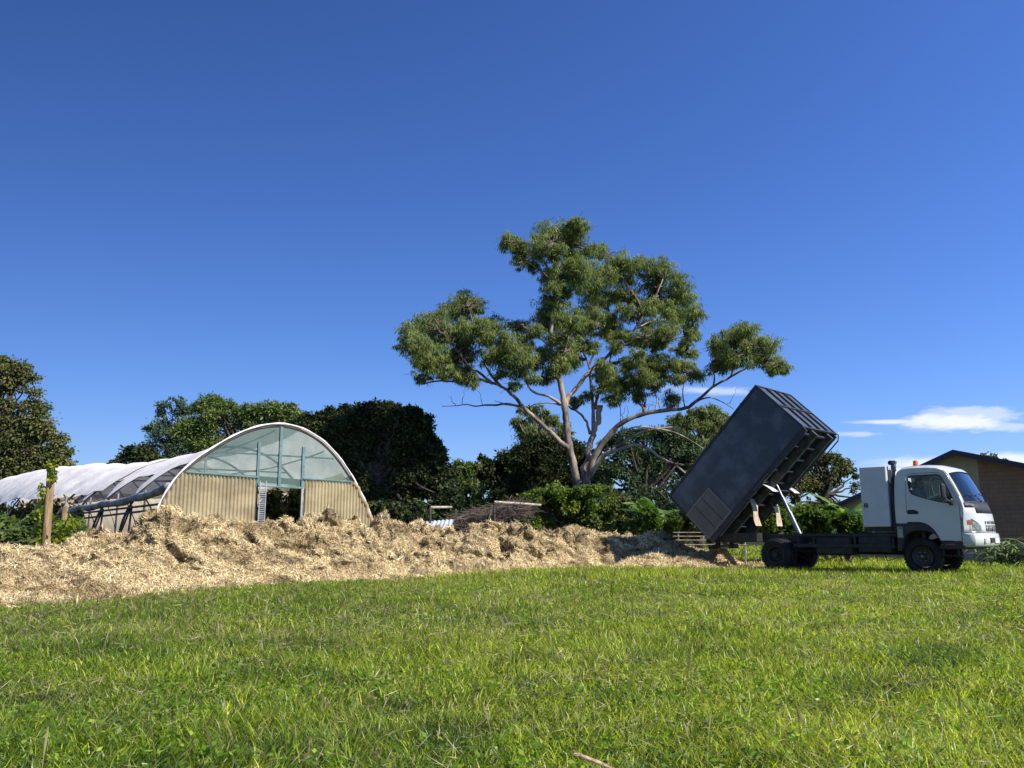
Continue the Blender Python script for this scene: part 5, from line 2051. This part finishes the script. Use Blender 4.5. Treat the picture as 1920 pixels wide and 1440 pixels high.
for (ya, yb, sgn) in ((0, .022, -1), (CW - .022, CW, 1)):
    pm = MB()
    pm.plate(side_poly, ya, yb)
    pm.build('cab_side', M['white_paint'], truck)
    dm = MB()
    e_ = -.006 if sgn < 0 else .006
    dm.plate(door_o, ya + e_, yb + e_, [win])
    d_ob = dm.build('door', M['white_paint'], truck)
    # rubber around the window
    wm = MB()
    yy = (ya if sgn < 0 else yb) + e_ * 1.6
    wm.tube([(p[0], yy, p[1]) for p in win + [win[0]]], .011, 5)
    wm.build('window_seal', M['black_plastic'], d_ob)
    gm = MB()
    gm.plate([(p[0], p[1]) for p in win], (ya + yb) / 2 - .002, (ya + yb) / 2 + .002)
    gm.build('window_glass', M['glass'], d_ob)
    # handle recess and lever
    hm = MB()
    hy = (ya if sgn < 0 else yb) + e_
    hm.plate([(3.42, 1.415), (3.40, 1.44), (3.40, 1.50), (3.43, 1.515), (3.54, 1.52), (3.62, 1.50), (3.655, 1.46), (3.65, 1.415)], hy - .006, hy + .006)
    hm.box(3.43, 3.60, hy - .016, hy - .004, 1.455, 1.495, .004)
    hm.build('handle', M['black_plastic'], d_ob)
    # black quarter piece under the mirror
    qm = MB()
    qm.plate([(4.30, 1.66), (4.43, 1.64), (4.44, 1.74), (4.37, 1.90)], hy - .012, hy + .004)
    qm.build('mirror_base', M['black_plastic'], d_ob)
    # wheel arch
    am = MB()
    arc = [(3.14, 1.195), (3.36, 1.195), (3.68, 1.19), (3.78, 1.185), (3.87, 1.135), (3.97, 1.035), (4.04, .92), (4.09, .785), (4.60, .785), (4.60, .62), (4.20, .60), (4.13, .70), (4.08, .82), (4.0, .93), (3.88, 1.0), (3.70, 1.04), (3.5, 1.02), (3.33, .92), (3.24, .75), (3.22, .55), (3.13, .56)]
    am.plate(arc, ya - .03 if sgn < 0 else ya, yb if sgn < 0 else yb + .03)
    am.build('wheel_arch', M['black_plastic'], truck)
    tr = MB()
    tr.box(4.20, 4.40, *(sorted((hy - .045 * (1 if sgn < 0 else -1), hy - .03 * (1 if sgn < 0 else -1)))), .70, .725)
    tr.build('side_marker', M['amber'], truck)
    # pale washer bottle behind the wheel
    if sgn < 0:
        bm = MB()
        bm.box(3.15, 3.28, -.05, -.035, .86, 1.13, .01)
        bm.build('reflector_bottle', M['headlight_glass'], truck)
        gm = MB()
        gm.box(4.05, 4.5, .0, .3, .44, .47, .01)
        gm.box(4.1, 4.13, .05, .08, .47, .62)
        gm.box(4.42, 4.45, .05, .08, .47, .62)
        gm.build('step', M['chassis'], truck)

# floor, inner wheel well, interior
im = MB()
im.box(3.16, 4.56, .03, CW - .03, 1.20, 1.24)
im.box(4.05, 4.56, .03, CW - .03, .62, .66)
im.box(4.55, 4.59, .03, CW - .03, .60, 1.4)
im.box(3.2, 3.25, .1, CW - .1, .6, 1.18)
im.build('cab_floor', M['interior'], truck)
im = MB()
im.box(4.40, 4.58, .04, CW - .04, 1.45, 1.66, .03)
im.box(4.28, 4.45, .25, .75, 1.60, 1.74, .03)
im.build('dashboard', M['interior'], truck, smooth=True)
for yc in (.48, 1.02, 1.42):
    im = MB()
    im.box(3.42, 3.86, yc - .22, yc + .22, 1.26, 1.50, .05)
    im.box(3.24, 3.40, yc - .22, yc + .22, 1.42, 2.02, .05)
    im.box(3.25, 3.37, yc - .13, yc + .13, 2.05, 2.24, .04)
    im.build('seat', M['seat'], truck, smooth=True)
sw = MB()
cst = Vector((4.16, .48, 1.83))
ax = Vector((-.5, 0, .87)).normalized()
s1v = ax.cross(Vector((0, 1, 0))).normalized()
s2v = Vector((0, 1, 0))
sw.tube([cst + (s1v * math.cos(2 * PI * k / 28) + s2v * math.sin(2 * PI * k / 28)) * .20 for k in range(29)], .014, 6, False)
for k in range(3):
    a = 2 * PI * k / 3 + .5
    sw.tube([cst, cst + (s1v * math.cos(a) + s2v * math.sin(a)) * .2], .011, 5)
sw.tube([cst, cst - ax * .35], .025, 7)
sw.build('steering_wheel', M['black_plastic'], truck)

# headlights, grille, badge, bumper, plate, wipers, mirrors, beacon
def front_x(z, y, off=0.0):
    zs = [p[1] for p in side_p[13:]][::-1]
    xs_s = [p[0] for p in side_p[13:]][::-1]
    xs_c = [p[0] for p in cen_p[13:]][::-1]
    t = abs(2 * (y / CW) - 1)
    g_ = 1 - t ** 3.2
    xs1 = float(np.interp(z, zs, xs_s))
    xc1 = float(np.interp(z, zs, xs_c))
    return xs1 + (xc1 - xs1) * g_ + off


def front_patch(y0, y1, zfun0, zfun1, off, n=14, m=6):
    b = MB()
    V = []
    for a in range(n + 1):
        y = y0 + (y1 - y0) * a / n
        for c in range(m + 1):
            z = zfun0(y) + (zfun1(y) - zfun0(y)) * c / m
            V.append((front_x(z, y, off), y, z))
    nb = len(V)
    V2 = [(x - off - .01, y, z) for x, y, z in V]
    Fq = [(a * (m + 1) + c, (a + 1) * (m + 1) + c, (a + 1) * (m + 1) + c + 1, a * (m + 1) + c + 1) for a in range(n) for c in range(m)]
    b.add(V + V2, Fq)
    rim_ = [a * (m + 1) for a in range(n + 1)] + [n * (m + 1) + c for c in range(1, m + 1)] + [a * (m + 1) + m for a in range(n - 1, -1, -1)] + [c for c in range(m - 1, 0, -1)]
    base = len(b.v) - 2 * nb
    for i in range(len(rim_)):
        j = (i + 1) % len(rim_)
        b.f.append((base + rim_[i], base + rim_[j], base + rim_[j] + nb, base + rim_[i] + nb))
    return b


for sgn in (0, 1):
    fy = (lambda y: y) if sgn == 0 else (lambda y: CW - y)
    ya, yb = sorted((fy(-.0), fy(.34)))
    ff = lambda y, s=sgn: 1.325 - .22 * max(0, ((y if s == 0 else CW - y) - .02) / .34) ** 1.8
    hl = front_patch(ya + .004, yb - .004, lambda y: .985, ff, .008, 18, 8).build('headlight', M['headlight_glass'], truck, smooth='all')
    am = front_patch(*(sorted((fy(.05), fy(.15)))), lambda y: 1.16, lambda y: 1.26, .014, 6, 4).build('indicator', M['amber'], hl)
    # side return of the lamp
    hy = 0 if sgn == 0 else CW
    lm = MB()
    lm.plate([(4.555, .985), (4.60, .985), (4.60, 1.32), (4.555, 1.33)], hy - .010 if sgn == 0 else hy, hy if sgn == 0 else hy + .010)
    lm.build('lamp_side', M['headlight_glass'], hl)
gpn = MB()
gr_ = front_patch(.46, CW - .46, lambda y: 1.175, lambda y: 1.245, .006, 12, 2)
gr_.build('grille', M['black_plastic'], truck, label='upper dark grille strip with chrome badge')
gr_ = front_patch(.50, CW - .50, lambda y: 1.005, lambda y: 1.14, .006, 12, 2)
g2 = gr_.build('grille', M['black_plastic'], truck, label='lower slatted grille opening')
sl_ = MB()
for z in (1.045, 1.078, 1.11):
    pts = [(front_x(z, .58 + (CW - 1.16) * k / 10, .012), .58 + (CW - 1.16) * k / 10, z) for k in range(11)]
    sl_.tube(pts, .0055, 5)
sl_.tube([(front_x(1.02, CW / 2, .014), CW / 2, 1.02), (front_x(1.13, CW / 2, .014), CW / 2, 1.13)], .008, 5)
sl_.build('slats', M['interior'], g2)
fr_ = MB()
fr_.tube([(front_x(z, y, .008), y, z) for (y, z) in [(.50 + (CW - 1.0) * k / 12, 1.155) for k in range(13)]], .011, 6)
fr_.build('grille_bar', M['white_paint'], truck)
# chrome letters on the strip
tx = bpy.data.curves.new('badge', 'FONT')
tx.body = 'FUSO'
tx.size = .075
tx.extrude = .004
tx.align_x = 'CENTER'
tx.align_y = 'CENTER'
tx.space_character = 1.25
to = bpy.data.objects.new('badge_tmp', tx)
col.objects.link(to)
bpy.context.view_layer.update()
me_ = bpy.data.meshes.new_from_object(to.evaluated_get(bpy.context.evaluated_depsgraph_get()))
bpy.data.objects.remove(to)
me_.materials.clear()
me_.materials.append(M['chrome'])
me_.name = 'badge'
bo = bpy.data.objects.new('badge', me_)
col.objects.link(bo)
bo.parent = truck
# text x -> truck +y (left of the viewer facing the front is the far side)
bo.matrix_local = Matrix(((0, 0, 1, front_x(1.205, CW / 2, .012)), (1, 0, 0, CW / 2), (0, 1, 0, 1.205), (0, 0, 0, 1)))
for y in (.36, CW - .36):
    MB().tube([(front_x(z, y, .0015), y, z) for z in (1.24, 1.32, 1.4, 1.5)], .0035, 4).build('bonnet_seam', M['black_plastic'], truck)
# bumper: wraps round the corners
bu = MB()
NB = 30
rows = [(.955, -.03), (.965, .0), (.94, .02), (.80, .035), (.70, .02), (.665, -.03), (.66, -.08)]
path = []
for k in range(NB + 1):
    a = PI * k / NB
    t = -math.cos(a)
    y = CW / 2 + (CW / 2 + .03) * t
    path.append((4.80 + .20 * (1 - abs(t) ** 2.6), y))
path = [(4.57, path[0][1] - .0)] + [(4.68, path[0][1])] + path + [(4.68, path[-1][1]), (4.57, path[-1][1])]
V = []
for j, (x, y) in enumerate(path):
    yy = y - CW / 2
    for (z, o_) in rows:
        sx_ = o_ if 2 <= j < len(path) - 2 else 0
        V.append((x + sx_, CW / 2 + yy * (1 + (o_ - .02) * .35), z))
nr_ = len(rows)
Fq = [(a * nr_ + c, (a + 1) * nr_ + c, (a + 1) * nr_ + c + 1, a * nr_ + c + 1) for a in range(len(path) - 1) for c in range(nr_ - 1)]
bu.add(V, Fq)
bo_ = bu.build('bumper', M['white_paint'], truck, smooth='all')
thick(bo_, .01)
rec = MB()
rec.box(4.985, 5.045, .50, CW - .50, .755, .865, .012)
rec.build('bumper_recess', M['black_plastic'], bo_)
pm = MB()
pm.box(5.046, 5.056, .78, 1.15, .745, .862, .003)
pm.build('number_plate', M['plate_white'], bo_)
for y in (.33, CW - .33):
    fm = MB()
    xf = 4.80 + .20 * (1 - abs((y - CW / 2) / (CW / 2 + .03)) ** 2.6) + .03
    fm.box(xf - .01, xf + .012, y - .10, y + .10, .735, .86, .01)
    fm.build('fog_lamp_cover', M['white_paint'], bo_)
# dark gap under nose
gm = MB()
gm.box(4.56, 4.74, .04, CW - .04, .70, .975)
gm.build('nose_frame', M['black_plastic'], truck)
for (y0_, dy_) in ((.75, -.45), (1.25, -.45)):
    wm = MB()
    a = Vector(cab_pt(13, y0_)) + Vector((.03, 0, .0))
    b = Vector(cab_pt(12, y0_ + dy_)) + Vector((.02, 0, .02))
    wm.tube([a, a.lerp(b, .5) + Vector((.03, 0, .02)), b], .009, 5)
    wm.tube([b + Vector((0, -.2, -.03)), b, b + Vector((0, .2, .03))], .007, 5)
    wm.lathe([(0, .03), (.022, .02), (.025, 0)], tuple(a), 'z', 10)
    wm.build('wiper', M['black_plastic'], truck)
for sgn in (-1, 1):
    y = -.01 if sgn < 0 else CW + .01
    mm = MB()
    dy = sgn
    mm.tube([(4.42, y, 1.70), (4.44, y + dy * .10, 1.68), (4.36, y + dy * .20, 1.72), (4.30, y + dy * .22, 1.86), (4.30, y + dy * .22, 2.1)], .014, 6)
    mm.box(4.36, 4.46, y + min(dy * .02, dy * .14), y + max(dy * .02, dy * .14), 1.60, 1.76, .03)
    mm.build('mirror_arm', M['black_plastic'], truck, smooth=True)
    mm = MB()
    ya, yb = sorted((y + dy * .14, y + dy * .33))
    mm.box(4.255, 4.34, ya, yb, 1.76, 2.10, .03)
    mr = mm.build('mirror', M['black_plastic'], truck, smooth=True)
    MB().box(4.250, 4.2545, ya + .02, yb - .02, 1.79, 2.07).build('mirror_glass', M['chrome'], mr)
bc = MB()
bc.lathe([(0, 0), (.075, 0), (.075, .03), (.06, .045), (0, .045)], (3.56, .40, 2.562), 'z', 20)
be = bc.build('beacon', M['black_plastic'], truck, smooth=True)
bc = MB()
bc.lathe([(.058, .045), (.058, .12), (.05, .145), (.03, .155), (0, .157)], (3.56, .40, 2.562), 'z', 20)
bc.build('beacon_lens', M['orange'], be, smooth=True)
# roof gutter and pillar grab strip
gt = MB()
gt.tube([(p[0] + .02, -.004, p[1] + .012) for p in side_p[9:13]], .009, 5)
gt.build('pillar_strip', M['black_plastic'], truck)

# toolbox
tb = MB()
tb.box(2.335, 2.98, .0, 1.87, 1.12, 2.59, .012)
tbo = tb.build('toolbox', M['tool_white'], truck)
dm = MB()
dm.box(2.35, 2.965, -.008, -.002, 1.135, 2.575, .002)
dm.build('toolbox_door', M['tool_white'], tbo)
lm = MB()
for (a, b, c, d) in ((2.40, 2.48, 1.585, 1.60), (2.40, 2.48, 1.68, 1.695), (2.40, 2.412, 1.60, 1.68), (2.468, 2.48, 1.60, 1.68)):
    lm.box(a, b, -.020, -.009, c, d)
lm.box(2.425, 2.455, -.022, -.009, 1.62, 1.66)
lm.box(2.49, 2.495, -.016, -.009, 1.59, 1.69)
lm.build('latch', M['chassis'], tbo)
sup = MB()
sup.box(2.33, 3.0, .1, 1.77, 1.0, 1.115)
sup.build('toolbox_support', M['chassis'], truck)
# hoist post between box and cab
cr_ = MB()
cr_.box(3.02, 3.10, .10, .22, .95, 2.20, .01)
cr_.tube([(3.10, .16, 1.0), (3.09, .16, 2.3)], .035, 8)
cr_.tube([(3.08, .16, 2.2), (3.12, .16, 2.5), (3.09, .16, 2.66)], .04, 8)
cr_.tube([(3.0, .3, .95), (3.02, .3, 2.6)], .02, 6)
cr_.lathe([(0, -.05), (.06, -.05), (.06, .05), (0, .05)], (3.06, .16, 2.67), 'y', 14)
cro = cr_.build('hoist_post', M['black_plastic'], truck, smooth=True)
cl_ = MB()
cl_.box(3.10, 3.17, .12, .20, 2.45, 2.68, .02)
cl_.lathe([(0, -.06), (.045, -.06), (.045, .06), (0, .06)], (3.14, .16, 2.68), 'y', 12)
cl_.box(3.0, 3.05, .1, .25, 2.15, 2.5)
cl_.build('clevis', M['steel'], cro, smooth=True)

# ---- raised body
tilt = R(45.5)
body = bpy.data.objects.new('tipper_body', None)
col.objects.link(body)
body.parent = truck
body.location = (-1.90, -.05, .81)
body.rotation_euler = (0, -tilt, 0)
BL, BH, BW = 4.09, 1.76, 2.17


def side_panel(y0, y1, nm, lbl):
    b = MB()
    b.plate([(0, 0), (BL, 0), (BL, BH), (0, BH)], y0, y1)
    return b.build(nm, M['body_paint'], body, label=lbl)


sp_ = MB()
# gently oil-canned sheet
nu, nv_ = 60, 30
V = []
for a in range(nu + 1):
    for c in range(nv_ + 1):
        x, z = BL * a / nu, BH * c / nv_
        e_ = min(1, min(a, nu - a, c, nv_ - c) / 3)
        V.append((x, .008 - .012 * e_ * float(fbm(np.array(x * 1.3), np.array(z * 1.3), 3, 12) - .4), z))
Fq = [(a * (nv_ + 1) + c, (a + 1) * (nv_ + 1) + c, (a + 1) * (nv_ + 1) + c + 1, a * (nv_ + 1) + c + 1) for a in range(nu) for c in range(nv_)]
sp_.add(V, Fq)
o = sp_.build('side_panel', M['body_paint'], body, smooth='all', label='near side panel of blotchy dark blue grey sheet')
b = MB()
b.box(0, BL, BW - .04, BW, 0, BH)
b.build('side_panel', M['body_paint'], body)
b = MB()
b.box(0, BL, .012, BW - .04, 0.0, .03)
b.build('floor_plate', M['under_dark'], body)
# frame edges
b = MB()
for y in (-.02, BW - .03):
    b.box(-.02, BL + .03, y, y + .05, BH - .05, BH + .02, .006)
    b.box(-.02, BL + .03, y, y + .05, -.06, .0, .006)
    b.box(BL - .02, BL + .035, y - .002, y + .052, .001, BH - .051, .006)
    b.box(-.03, .0, y, y + .05, .001, BH - .051)
b.box(BL - .02, BL + .03, .031, BW - .031, BH - .045, BH + .015)
b.box(BL - .02, BL + .03, .031, BW - .031, -.055, .0)
b.box(-.02, .03, .031, BW - .031, BH - .045, BH + .015)
for k in range(9):   # tarp hooks on the top rail
    x = .2 + k * .46
    b.box(x, x + .03, -.035, -.021, BH - .03, BH + .03)
b.build('edge_frame', M['body_frame'], body)
b = MB()
b.box(BL - .012, BL, .012, BW - .012, .03, BH - .02)
fp = b.build('front_panel', M['front_sheet'], body)
b = MB()
for k in range(1, 4):
    y = BW * k / 4
    b.box(BL + .001, BL + .055, y - .025, y + .025, .0, BH - .05, .005)
b.box(BL + .001, BL + .045, .03, BW - .03, BH * .48, BH * .48 + .05, .005)
b.build('ribs', M['body_frame'], fp)
# front bottom tube hoop
b = MB()
b.tube([(BL + .02, BW + .01, .02), (BL + .03, BW + .02, -.10), (BL - .1, BW + .02, -.2), (BL - 1.2, BW + .02, -.2), (BL - 1.3, BW + .02, -.08)], .018, 6)
b.tube([(BL + .02, -.01, .0), (BL + .0, -.02, -.14), (BL - .1, -.02, -.17), (BL - .9, -.02, -.17)], .012, 6)
b.build('grab_rail', M['body_frame'], body)
# hatch on the near side
hb2 = MB()
hb2.box(.03, 1.02, -.012, .002, .03, .93)
ho = hb2.build('side_hatch', M['hatch'], body, label='square grey hatch low on the near side')
b = MB()
for (x0_, x1_, z0_, z1_) in ((.0, 1.05, .0, .035), (.0, 1.05, .93, .965), (.0, .035, .035, .93), (1.015, 1.05, .035, .93)):
    b.box(x0_, x1_, -.024, -.0125, z0_, z1_)
b.build('hatch_frame', M['hatch_frame'], ho)
b = MB()
for x in (.36, .68):
    b.box(x - .008, x + .008, -.018, -.0125, .035, .93)
b.build('hatch_seam', M['chassis'], ho)
# under frame
b = MB()
for y in (.50, 1.52):
    b.box(.0, BL - .02, y, y + .10, -.26, -.062, .006)
b.box(.0, BL - .02, .06, .12, -.14, -.062)
b.box(.0, BL - .02, BW - .12, BW - .06, -.14, -.062)
b.build('runner', M['under_beam'], body)
b = MB()
x = .12
while x < BL - .1:
    b.box(x, x + .05, .0, BW, -.125, -.0625 + .06)
    x += .42
b.build('cross_member', M['body_frame'], body)
b = MB()
b.box(.0, BL, -.03, .0, -.16, -.065, .004)
for k in range(7):
    b.box(.4 + k * .55, .44 + k * .55, -.04, -.03, -.2, -.1)
b.build('skirt_rail', M['body_frame'], body)
# latch rod lit at the edge
b = MB()
b.tube([(1.95, -.05, -.12), (2.55, -.05, -.12)], .014, 6)
b.tube([(.3, -.05, -.22), (1.6, -.05, -.22)], .014, 6)
b.build('latch_rod', M['steel'], body)
# tailgate: hangs open at the rear
tg = MB()
tg.box(-.06, -.025, .06, BW - .06, .25, BH - .1)
tg.build('tailgate', M['body_paint'], body)

# ---- ram, hanging flaps, mud plates, cross rod (truck frame)
rm = MB()
p_b = Vector((.30, .93, .92))
p_t = Vector((-.42, .93, 2.58))
dd = (p_t - p_b)
rm.tube([p_b, p_b + dd * .36], .072, 14)
rm.tube([p_b + dd * .30, p_b + dd * .62], .056, 14)
rm.tube([p_b + dd * .55, p_b + dd * .80], .042, 14)
rm.tube([p_b + dd * .75, p_t], .030, 12)
for t in (.36, .62, .80):
    rm.tube([p_b + dd * (t - .015), p_b + dd * t], .078 - .02 * (t / .3 - 1.2), 14)
rm.build('hoist_ram', M['steel'], truck, smooth=True)
for (yc, xo, hgt) in ((.28, -.60, 0), (1.66, -.62, -.02)):
    f_ = MB()
    V = []
    n = 20
    for i in range(n + 1):
        t = i / n
        z = 1.90 - .74 * t
        xx = xo - .16 + .22 * t + .05 * math.sin(t * 5)
        wob_ = .045 * math.sin(t * 6.2 + 1.3 + yc)
        hw_ = .155 + .02 * math.sin(t * 9)
        if i == 0:
            hw_ *= .7
        for s in (-1, 1):
            V.append((xx, yc + wob_ + s * hw_, z))
    nv2 = len(V)
    V += [(x + .014, y, z) for x, y, z in V]
    Fq = [(2 * i, 2 * i + 1, 2 * i + 3, 2 * i + 2) for i in range(n)] + [(nv2 + 2 * i, nv2 + 2 * i + 2, nv2 + 2 * i + 3, nv2 + 2 * i + 1) for i in range(n)]
    Fq += [(2 * i, 2 * i + 2, nv2 + 2 * i + 2, nv2 + 2 * i) for i in range(n)] + [(2 * i + 1, nv2 + 2 * i + 1, nv2 + 2 * i + 3, 2 * i + 3) for i in range(n)]
    Fq += [(0, nv2, nv2 + 1, 1), (2 * n, 2 * n + 1, nv2 + 2 * n + 1, nv2 + 2 * n)]
    f_.add(V, Fq)
    f_.build('mud_flap', M['flap'], truck, label='wavy pale brown flap hanging below the body')
    # mudguard plate catching the sun
    g_ = MB()
    V = []
    for i in range(9):
        t = i / 8
        x = -.52 + .50 * t
        z = 2.34 - .10 * t - .17 * t * t
        for s in (0, 1):
            V.append((x, yc - .17 + .34 * s, z))
    Fq = [(2 * i, 2 * i + 1, 2 * i + 3, 2 * i + 2) for i in range(8)]
    g_.add(V, Fq)
    go_ = g_.build('mudguard', M['fender_white'], truck, smooth='all')
    thick(go_, .01)
b = MB()
b.tube([(-.2, .1, 2.13), (-.2, 1.95, 2.13)], .014, 6)
b.tube([(-.2, .62, 2.13), (-.34, .60, 2.48)], .010, 5)
b.tube([(-.2, 1.75, 2.13), (-.30, 1.80, 2.48)], .010, 5)
b.tube([(-.2, 1.9, 2.13), (.1, 2.0, 2.10)], .012, 5)
b.build('mudguard_bracket', M['steel'], truck)

# ---- driver
drv = empty('person', (0, 0, 0), 0, 'driver in sunglasses with one arm on the steering wheel in the truck cab', 'person')
drv.location = truck.matrix_basis @ Vector((3.55, .48, 1.5))
drv.rotation_euler = (0, 0, -TY)
sk = bpy.data.meshes.new('body')
verts = [(0, 0, 0), (-.03, 0, .22), (-.06, 0, .42), (-.04, 0, .50), (-.01, 0, .565),
         (-.05, -.19, .40), (.16, -.25, .22), (.42, -.16, .34), (.52, -.13, .37),
         (-.05, .19, .40), (.14, .25, .20), (.42, .16, .32), (.52, .14, .36),
         (.22, -.10, -.02), (.44, -.12, .02), (.50, -.12, -.26), (.22, .10, -.02), (.44, .12, .02), (.50, .12, -.26)]
edges = [(0, 1), (1, 2), (2, 3), (3, 4), (2, 5), (5, 6), (6, 7), (7, 8), (2, 9), (9, 10), (10, 11), (11, 12), (0, 13), (13, 14), (14, 15), (0, 16), (16, 17), (17, 18)]
rad = [.15, .14, .13, .06, .058, .07, .047, .035, .026, .07, .047, .035, .026, .09, .07, .05, .09, .07, .05]
sk.from_pydata(verts, edges, [])
bo2 = bpy.data.objects.new('body', sk)
col.objects.link(bo2)
bo2.parent = drv
md = bo2.modifiers.new('skin', 'SKIN')
bpy.context.view_layer.update()
for i, r_ in enumerate(rad):
    sk.skin_vertices[0].data[i].radius = (r_, r_)
sk.skin_vertices[0].data[0].use_root = True
bo2.modifiers.new('sub', 'SUBSURF').levels = 1
bo2.modifiers['sub'].render_levels = 2
sk.materials.append(M['shirt'])
# head: shaped ovoid with nose, chin, ears
V = []
nU, nV_ = 20, 14
for i in range(nV_ + 1):
    ph = PI * i / nV_
    for j in range(nU):
        th = 2 * PI * j / nU
        x = .098 * math.sin(ph) * math.cos(th)
        y = .076 * math.sin(ph) * math.sin(th)
        z = .118 * math.cos(ph)
        if z < 0:
            y *= 1 + z * 2.2
            x = x * (1 + z * 1.2) + .012 * (-z / .118)
        if abs(y) < .022 and x > .05 and -.05 < z < .02:
            x += .024 * (1 - abs(y) / .022)
        if abs(y) < .03 and x > .05 and -.075 < z < -.055:
            x += .006
        V.append((x, y, z))
Fq = [(i * nU + j, i * nU + (j + 1) % nU, (i + 1) * nU + (j + 1) % nU, (i + 1) * nU + j) for i in range(nV_) for j in range(nU)]
hm = MB().add(V, Fq)
for s in (-1, 1):
    hm.lathe([(0, -.008), (.022, -.006), (.024, .004), (.0, .008)], (-.005, s * .078, -.01), 'y', 10)
hd = hm.build('head', M['skin'], drv, smooth='all', M=Matrix.Translation((.02, 0, .67)))
hm = MB()
V2 = [(x * 1.07, y * 1.09, z * 1.06) for x, y, z in V]
Fh = [q for q in Fq if all((V[k][2] > .045 or V[k][0] < -.02) and V[k][2] > -.06 for k in q)]
hm.add(V2, Fh)
hm.build('hair', M['hair'], drv, smooth='all', M=Matrix.Translation((.02, 0, .67)))
hm = MB()
for s in (-1, 1):
    hm.box(.090, .100, s * .034 - .026, s * .034 + .026, -.012, .024, .004)
    hm.tube([(.09, s * .062, .012), (.0, s * .084, .008)], .004, 5)
hm.box(.094, .1, -.01, .01, .008, .016)
hm.build('sunglasses', M['black_plastic'], drv, M=Matrix.Translation((.02, 0, .67)))
for s, hp in ((-1, (.545, -.125, .385)), (1, (.545, .135, .375))):
    hm = MB()
    hp = Vector(hp)
    hm.box(-.045, .04, -.04, .04, -.016, .016, .012, M=Matrix.Translation(hp))
    for k in range(4):
        y = -.03 + .02 * k
        L_ = (.062, .07, .066, .052)[k]
        a = hp + Vector((.035, y, .004))
        hm.tube([a, a + Vector((L_ * .45, 0, .006)), a + Vector((L_ * .75, 0, -.018)), a + Vector((L_ * .6, 0, -.045))], [.0095, .009, .0085, .007], 6)
    a = hp + Vector((-.01, s * -.038, 0))
    hm.tube([a, a + Vector((.03, s * -.025, -.008)), a + Vector((.055, s * -.018, -.03))], [.011, .010, .008], 6)
    hm.build('hand', M['skin'], drv, smooth=True)

bpy.context.view_layer.update()
